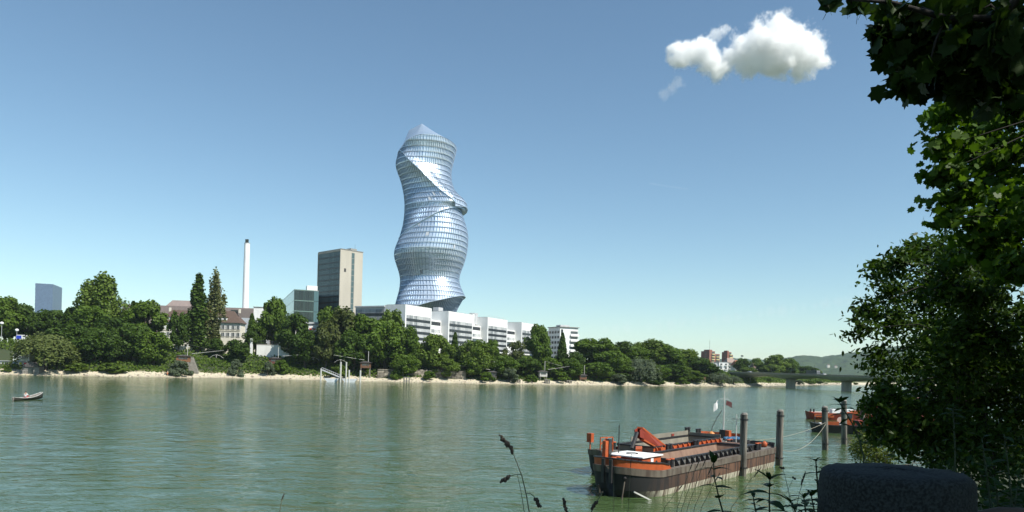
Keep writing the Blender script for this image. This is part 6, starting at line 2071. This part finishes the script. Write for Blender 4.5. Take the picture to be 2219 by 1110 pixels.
# flowering grasses
def spike(m, c, d, L, r, seed):
    rr = random.Random(seed)
    d = Vector(d).normalized()
    n = max(3, int(L / (r * .55)))
    for i in range(n):
        u = i / (n - 1)
        w = r * (math.sin(math.pi * (.15 + .75 * u)) ** .6)
        p = Vector(c) + d * L * u + Vector((rr.uniform(-1, 1), rr.uniform(-1, 1), rr.uniform(-1, 1))) * r * .35
        m.blob(p, (w * .8, w * .8, w * 1.15), seed=seed + i, sub=1, jit=.22)


def cocksfoot(stem, heads, side, D, label, seed=1, rs=.0022):
    o_pts = stem_px(stem, D)
    base = o_pts[0]
    o = empty('grass_stalk', base, 0, label, 'grass stalk', 'flowering grass stalks before the river')
    MB().tube([p - base for p in o_pts], [rs * 1.2] + [rs * (1.1 - .6 * i / len(stem)) for i in range(len(stem))], 6).build('stem', MDRY if seed % 2 else MSTEM, o, smooth=True)
    for k, (a, b_, r) in enumerate(heads):
        pa, pb = P(*a, D) - base, P(*b_, D) - base
        m = MB(); spike(m, pa, pb - pa, (pb - pa).length, r * D / F, seed * 20 + k)
        m.build('seed_head', MSEED, o, smooth=True)
    for l in side:
        MB().tube([P(*q, D) - base for q in l], rs * .6, 5).build('side_branch', MSTEM, o, smooth=True)
    return o


cocksfoot([(1150, 1130), (1141, 1075), (1131, 1032), (1119, 1000), (1112, 982)], [((1111, 981), (1103, 968), 6), ((1104, 969), (1095, 957), 7), ((1101, 965), (1083, 943), 5), ((1104, 1034), (1086, 1045), 6), ((1159, 1082), (1171, 1098), 6)], [[(1129, 1029), (1118, 1028), (1108, 1031), (1103, 1035)], [(1140, 1070), (1150, 1070), (1158, 1077), (1160, 1083)]], 2.6, 'tall grass stalk with three dark seed heads over the river', seed=3)
cocksfoot([(1140, 1135), (1133, 1090), (1127, 1055), (1121, 1029)], [], [], 2.7, 'thin bare grass stalk beside the tall seeded one', seed=5, rs=.0014)
cocksfoot([(1229, 1140), (1227, 1108), (1224, 1094)], [((1228, 1110), (1224, 1098), 6), ((1225, 1098), (1221, 1081), 5)], [], 2.6, 'short seed head peeping up at the bottom edge', seed=7)
cocksfoot([(1270, 1150), (1280, 1112), (1296, 1082), (1305, 1070)], [((1283, 1104), (1294, 1085), 5)], [], 2.6, 'leaning seed head before the barge bow', seed=9)
cocksfoot([(603, 1140), (608, 1095), (616, 1069)], [((610, 1085), (616, 1069), 1.6)], [], 2.8, 'single thin grass blade alone on the left', seed=11, rs=.0015)
cocksfoot([(1722, 1120), (1712, 1080), (1702, 1035), (1696, 1015)], [((1690, 1013), (1700, 1016), 3), ((1718, 1034), (1724, 1038), 3)], [[(1704, 1070), (1712, 1052), (1718, 1040)]], 2.8, 'thin weed stalk with two small heads by the right pile', seed=13, rs=.0012)
cocksfoot([(1722, 1120), (1732, 1070), (1746, 1022)], [((1736, 1050), (1746, 1022), 2.2)], [], 2.9, 'feathery grass stalk left of the stone bollard', seed=15, rs=.0012)
for i, (x0, x1, yt, lb) in enumerate(((1468, 1505, 990, 'first thin grass culm crossing the barge'), (1478, 1520, 985, 'second thin grass culm crossing the barge'), (1490, 1535, 980, 'third thin grass culm crossing the barge'), (1505, 1545, 1005, 'fourth thin grass culm crossing the barge'), (1520, 1560, 1025, 'fifth thin grass culm crossing the barge'), (1330, 1330, 1005, 'upright thin culm before the barge bow'), (1362, 1368, 985, 'upright thin culm before the orange cabin'), (1440, 1480, 1050, 'short thin culm before the pale hull band'), (1585, 1650, 1012, 'thin culm before the piles'))):
    cocksfoot([(x0 - 6, 1135), (x0, 1100), ((x0 * 2 + x1) / 3, (1100 * 2 + yt) / 3), ((x0 + 2 * x1) / 3, (1100 + 2 * yt) / 3 - 4), (x1, yt)], [((x0 * .25 + x1 * .75, (1100 + 3 * yt) / 4), (x1, yt), 1.0)], [], 2.9 + .05 * i, lb, seed=31 + 2 * i, rs=.0011)


# ================================================================ near trees
LMAP2 = leafmat('sunny_maple_leaf', (.030, .066, .008), (.088, .158, .018), trans=.36, rough=.45, objvar=.0)  # sunlight on the maple crown put into a brighter leaf colour
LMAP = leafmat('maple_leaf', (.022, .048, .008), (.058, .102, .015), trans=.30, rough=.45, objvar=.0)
LOVER = leafmat('shaded_maple_leaf', (.016, .034, .007), (.030, .058, .011), trans=.22, rough=.5, objvar=.4)  # same maple, shade of the overhead bough put into a darker colour


MBARKN = pmat('dark_bark', (.022, .019, .015), (.012, .011, .009), rough=.95, scale=6, stretch=(2, 2, .4), bump=.02)


def near_tree(name, blobs, trunk, label, leaf, mat, tmpl, dens, seed, extra=(), fill=.35, sub=9, tr_r=.26):
    """blobs (px, py, radius px, D): leafy boughs; trunk: world points; leaves hang on twigs of each bough"""
    r = np.random.default_rng(seed)
    base = Vector(trunk[0])
    o = empty(name, base, 0, label, 'tree')
    pos, nrm, br_ = [], [], MB()
    tl = [Vector(p) - base for p in trunk]
    n = len(tl)
    tm = MB(); tm.tube(tl, [tr_r * (1 - .6 * i / (n - 1)) for i in range(n)], 12)
    tm.build('trunk', MBARKN, o, smooth=True)
    cs = [(P(b[0], b[1], b[3]) - base, b[2] * b[3] / F) for b in blobs] + [(Vector(c) - base, rad_) for c, rad_ in extra]
    for c, R in cs:
        # bough from the trunk
        s = min(tl[1:], key=lambda p: (p - c).length + abs(p.z - (c.z - R)) * .3)
        mid_ = s.lerp(c, .5) + Vector((0, 0, .12 * (c - s).length))
        br_.tube([s, mid_, c], [.012, .009, .005], 6)
        ns = sub + int(R * 10)
        for k in range(ns):
            d = r.normal(size=3); d /= np.linalg.norm(d)
            tip = np.array(c) + d * R * r.uniform(.45, .98) * np.array([1, 1, .85])
            br_.tube([c, Vector(tip) + Vector((0, 0, -.02)), Vector(tip) + Vector((0, 0, -.05))], [.010, .006, .003], 4)
            nl = int(dens * R * R * 10 / ns * 1.0) + 4
            sd = R * .30
            p = tip + r.normal(size=(nl, 3)) * np.array([sd * 1.15, sd * 1.15, sd * .36])
            pos.append(p)
            nrm.append(np.tile(d * .5, (nl, 1)))
        nf = int(dens * R * R * 10 * fill)
        d = r.normal(size=(nf, 3)); d /= np.linalg.norm(d, axis=1)[:, None]
        pos.append(np.array(c) + d * (R * r.uniform(0, .7, nf)[:, None])); nrm.append(d * .3)
    br_.build('limb', MBARKN, o, smooth=True)
    pos = np.concatenate(pos); nrm = np.concatenate(nrm)
    v, k = leafcloud(pos, r.uniform(.7, 1.25, len(pos)) * leaf, tmpl, nrm + np.array([0, 0, .45]), jit=.8)
    cr = link(bpy.data.objects.new('crown', poly_mesh('crown', v, k, mat)), o)
    return o, cs


tB = [(1952, 566, 50), (1985, 540, 42), (2040, 545, 60), (2110, 560, 70), (2180, 580, 60), (1905, 580, 34), (1925, 630, 48), (2010, 620, 80), (1880, 668, 36), (1868, 712, 38), (1935, 700, 60), (2030, 710, 85), (2120, 690, 80), (2215, 690, 50), (1905, 770, 44), (1980, 790, 75), (2080, 800, 90), (2190, 790, 100), (1915, 835, 40), (1912, 900, 42), (1990, 880, 80), (2090, 890, 90), (2190, 900, 100), (1900, 945, 30), (1955, 955, 50), (2030, 965, 70), (2120, 975, 80), (2210, 985, 80), (2260, 850, 90), (2270, 720, 80), (2300, 600, 80)]
tB += [(2075, 640, 70), (2060, 740, 60), (2105, 780, 70), (2085, 850, 70), (2150, 640, 60)]
blobsB = [(x, y, r_, 12.5 + (i % 4) * .9) for i, (x, y, r_) in enumerate(tB)] + [(2075, 560, 55, 11.6), (2055, 615, 60, 11.4), (2110, 640, 70, 11.5), (2095, 720, 70, 11.4), (2160, 740, 80, 11.4), (1893, 876, 34, 11.5), (1905, 912, 40, 11.5), (1935, 930, 46, 11.4), (1955, 888, 50, 11.5), (2000, 930, 60, 11.4), (1915, 850, 34, 11.5), (2060, 930, 70, 11.3), (2140, 950, 80, 11.2)]
gx, gy = P(2090, 900, 13.5).x, 13.5
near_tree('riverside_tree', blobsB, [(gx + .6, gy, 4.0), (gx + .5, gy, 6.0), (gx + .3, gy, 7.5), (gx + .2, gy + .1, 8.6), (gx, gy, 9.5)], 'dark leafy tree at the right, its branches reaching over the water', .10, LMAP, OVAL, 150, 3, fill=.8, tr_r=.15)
tA = [(2062, 235, 42), (2040, 262, 36), (2105, 195, 45), (2165, 180, 50), (2200, 235, 70), (2120, 260, 60), (2045, 318, 40), (2090, 330, 60), (2160, 340, 80), (2040, 378, 34), (2085, 410, 55), (2160, 430, 85), (2060, 470, 34), (2110, 490, 55), (2190, 520, 80), (2205, 585, 50), (2150, 545, 45), (2260, 300, 90), (2270, 450, 100), (2290, 180, 80)]
blobsA = [(x, y, r_, 8.6 + (i % 3) * .9) for i, (x, y, r_) in enumerate(tA)]
ax_, ay_ = P(2420, 700, 9.0).x + 1.2, 10.8
trA = [(ax_, ay_, 6.2), (ax_, ay_, 8.0), (ax_ - .1, ay_ - .2, 9.5), (ax_ - .2, ay_ - .6, 11.2), (ax_ - .3, ay_ - 1.2, 12.6)]
shadeA = [((6.5, 2.0, 13.0), 1.9), ((4.8, .4, 12.2), 1.7), ((7.5, -.5, 12.0), 1.9), ((5.2, -1.8, 13.6), 1.7), ((8.8, 2.8, 11.6), 1.8), ((9.4, 5.2, 12.6), 1.9), ((3.2, 2.2, 11.9), 1.2), ((3.7, -.5, 11.6), 1.5), ((5.6, -2.6, 11.4), 1.6), ((7.2, 4.4, 13.8), 1.8), ((9.2, .8, 9.8), 1.8), ((10.2, 4.0, 9.6), 1.8), ((8.3, 6.8, 10.0), 1.5), ((11, 8.5, 9.0), 2.0), ((11.5, 11.5, 9.0), 2.2), ((10.6, 9.0, 12.0), 2.0)]  # unseen boughs added overhead and to the right to shade the bollard
oA, csA = near_tree('maple_tree', blobsA, trA, 'maple tree leaning in from the right with a dark branch overhead', .098, LMAP2, MAPLE, 150, 5, extra=shadeA, fill=.5)
# the overhanging bough: each large leaf a piece of its own
tO = [(1800, 6, 14), (1845, 12, 30), (1880, 8, 26), (1925, 14, 40), (1965, 30, 40), (2010, 22, 50), (2060, 50, 60), (2000, 70, 34), (1985, 118, 26), (2012, 150, 30), (2045, 110, 48), (2095, 95, 65), (2150, 70, 70), (2200, 60, 70), (2110, 140, 45), (2170, 130, 60), (2210, 150, 60), (2050, 165, 26), (2130, 20, 60), (2190, 10, 60)]
DO = 4.4
def maple_leaf(mat):
    m = MB()
    for x, y in MAPLE: m.v.append((x, y, -.10 * abs(x) - .08 * y * y))
    m.v.append((0, .02, .03))
    n = len(MAPLE)
    for i in range(n): m.f.append((i, (i + 1) % n, n))
    m.v += [(-.012, -.48, 0), (.012, -.48, 0), (.01, -.85, -.08), (-.01, -.85, -.08)]
    m.f.append((n + 1, n + 2, n + 3, n + 4))
    return m.mesh('leaf', mat)
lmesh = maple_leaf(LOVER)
bgh = MB()
obase = Vector(oA.location)
start = Vector((3.9, 4.0, 12.0))
rO = random.Random(12)
hub = [Vector((ax_ - .2, ay_ - .6, 11.2)), start, P(2170, 40, DO), P(2050, 40, DO), P(1930, 5, DO), P(1840, 0, DO)]
bgh.tube([p - obase for p in hub], [.08, .05, .03, .02, .012, .006], 7)
spots = []
dense = np.random.default_rng(77)
dpos, dn = [], []
for i, (x, y, r_) in enumerate(tO):
    c = P(x, y, DO + (i % 3) * .25)
    R = r_ * DO / F
    near = min(hub[2:], key=lambda p: (p - c).length)
    bgh.tube([near - obase, near.lerp(c, .6) + Vector((0, 0, .05)) - obase, c - obase], [.012, .008, .004], 5)
    k = max(4, int(R * R * 520))
    for _ in range(k):
        d = Vector((rO.gauss(0, 1), rO.gauss(0, 1), rO.gauss(0, 1))).normalized() * R * rO.uniform(.2, .85)
        spots.append((c + d, R))
    if x > 1950:
        q = dense.normal(size=(int(R * R * 2600), 3)) * R * .5
        q[:, 1] = np.abs(q[:, 1]) + .25
        dpos.append(np.array(c) + q)
bo_ = bgh.build('bough', MBARKN, oA, smooth=True)
rO.shuffle(spots)
for p, R in spots[:290]:
    lf = link(bpy.data.objects.new('leaf', lmesh), bo_)
    lf.location = p - obase
    lf.rotation_euler = (rO.uniform(.5, 2.2), rO.uniform(-.7, .7), rO.uniform(-1.2, 1.2) + math.pi)
    s_ = rO.uniform(.085, .145); lf.scale = (s_, s_, s_)
dpos = np.concatenate(dpos)
v, k = leafcloud(dpos - np.array(obase), NR.uniform(.09, .15, len(dpos)), MAPLE, np.array([.1, -.3, .4]), jit=.8)
tw = link(bpy.data.objects.new('twig_foliage', poly_mesh('twig_foliage', v, k, LOVER)), oA)
tw['kind'] = 'stuff'

# pale bush at the water's edge below the riverside tree
LBUSH = leafmat('pale_bush_leaf', (.075, .105, .022), (.14, .17, .04), trans=.3)
bp = P(1888, 968, 30)
o = empty('waterside_bush', (bp.x + .3, 30, 3.0), 0, 'sunlit yellow green bush at the water below the dark tree', 'shrub')
pos = []
for (x, y, r_) in ((1885, 955, 34), (1862, 972, 22), (1900, 985, 30), (1905, 940, 26), (1930, 968, 34), (1876, 990, 30), (1915, 1010, 30)):
    c = P(x, y, 30); R = r_ * 30 / F
    q = NR.normal(size=(520, 3)); q /= np.linalg.norm(q, axis=1)[:, None]
    pos.append(np.array(c) + q * (R * NR.uniform(.4, 1.05, 520)[:, None]))
pos = np.concatenate(pos) - np.array(o.location)
v, k = leafcloud(pos, NR.uniform(.07, .13, len(pos)), OVAL, np.array([0, -.2, .5]), jit=.8)
link(bpy.data.objects.new('crown', poly_mesh('crown', v, k, LBUSH)), o)
m = MB()
for i in range(9):
    a = i * .7; m.tube([(0, 0, -1.5), (.2 * math.cos(a), .2 * math.sin(a), .9), (.6 * math.cos(a), .5 * math.sin(a), 2.0)], [.04, .025, .01], 5)
m.build('stem', MBARK, o)
# weeds carpeting the near bank edge (dark mass behind the bollard)
N = 9000
xs_ = NR.uniform(0, 1, N); ys_ = NR.uniform(0, 1, N)
pos = np.stack([2.2 + xs_ * 5.5 + ys_ * 2.4, 3.0 + ys_ * 8.5, np.full(N, 6.35) + NR.uniform(0, 1, N) ** 1.4 * .75], 1)
keep = pos[:, 0] > 2.3 + .52 * (pos[:, 1] - 3.4)
pos = pos[keep]
v, k = leafcloud(pos, NR.uniform(.05, .11, len(pos)), OVAL, np.array([0, -.1, .5]), jit=.8)
tag(link(bpy.data.objects.new('bank_weeds', poly_mesh('bank_weeds', v, k, LNET))), 'dark weeds covering the near bank behind the bollard', 'weeds', kind='stuff')

# joined small pieces that nobody picks apart one by one
for ob in bpy.data.objects:
    if ob.type == 'MESH' and ob.parent is not None and ob.name.split('.')[0] in ('mullion', 'storey_glazing', 'slab_edge', 'window_band', 'dark_panel_band', 'wing_window_band', 'roof_railing', 'handrail', 'fold_soffit', 'crown', 'limb'):
        if ob.name.split('.')[0] not in ('crown', 'limb'): ob['kind'] = 'stuff'
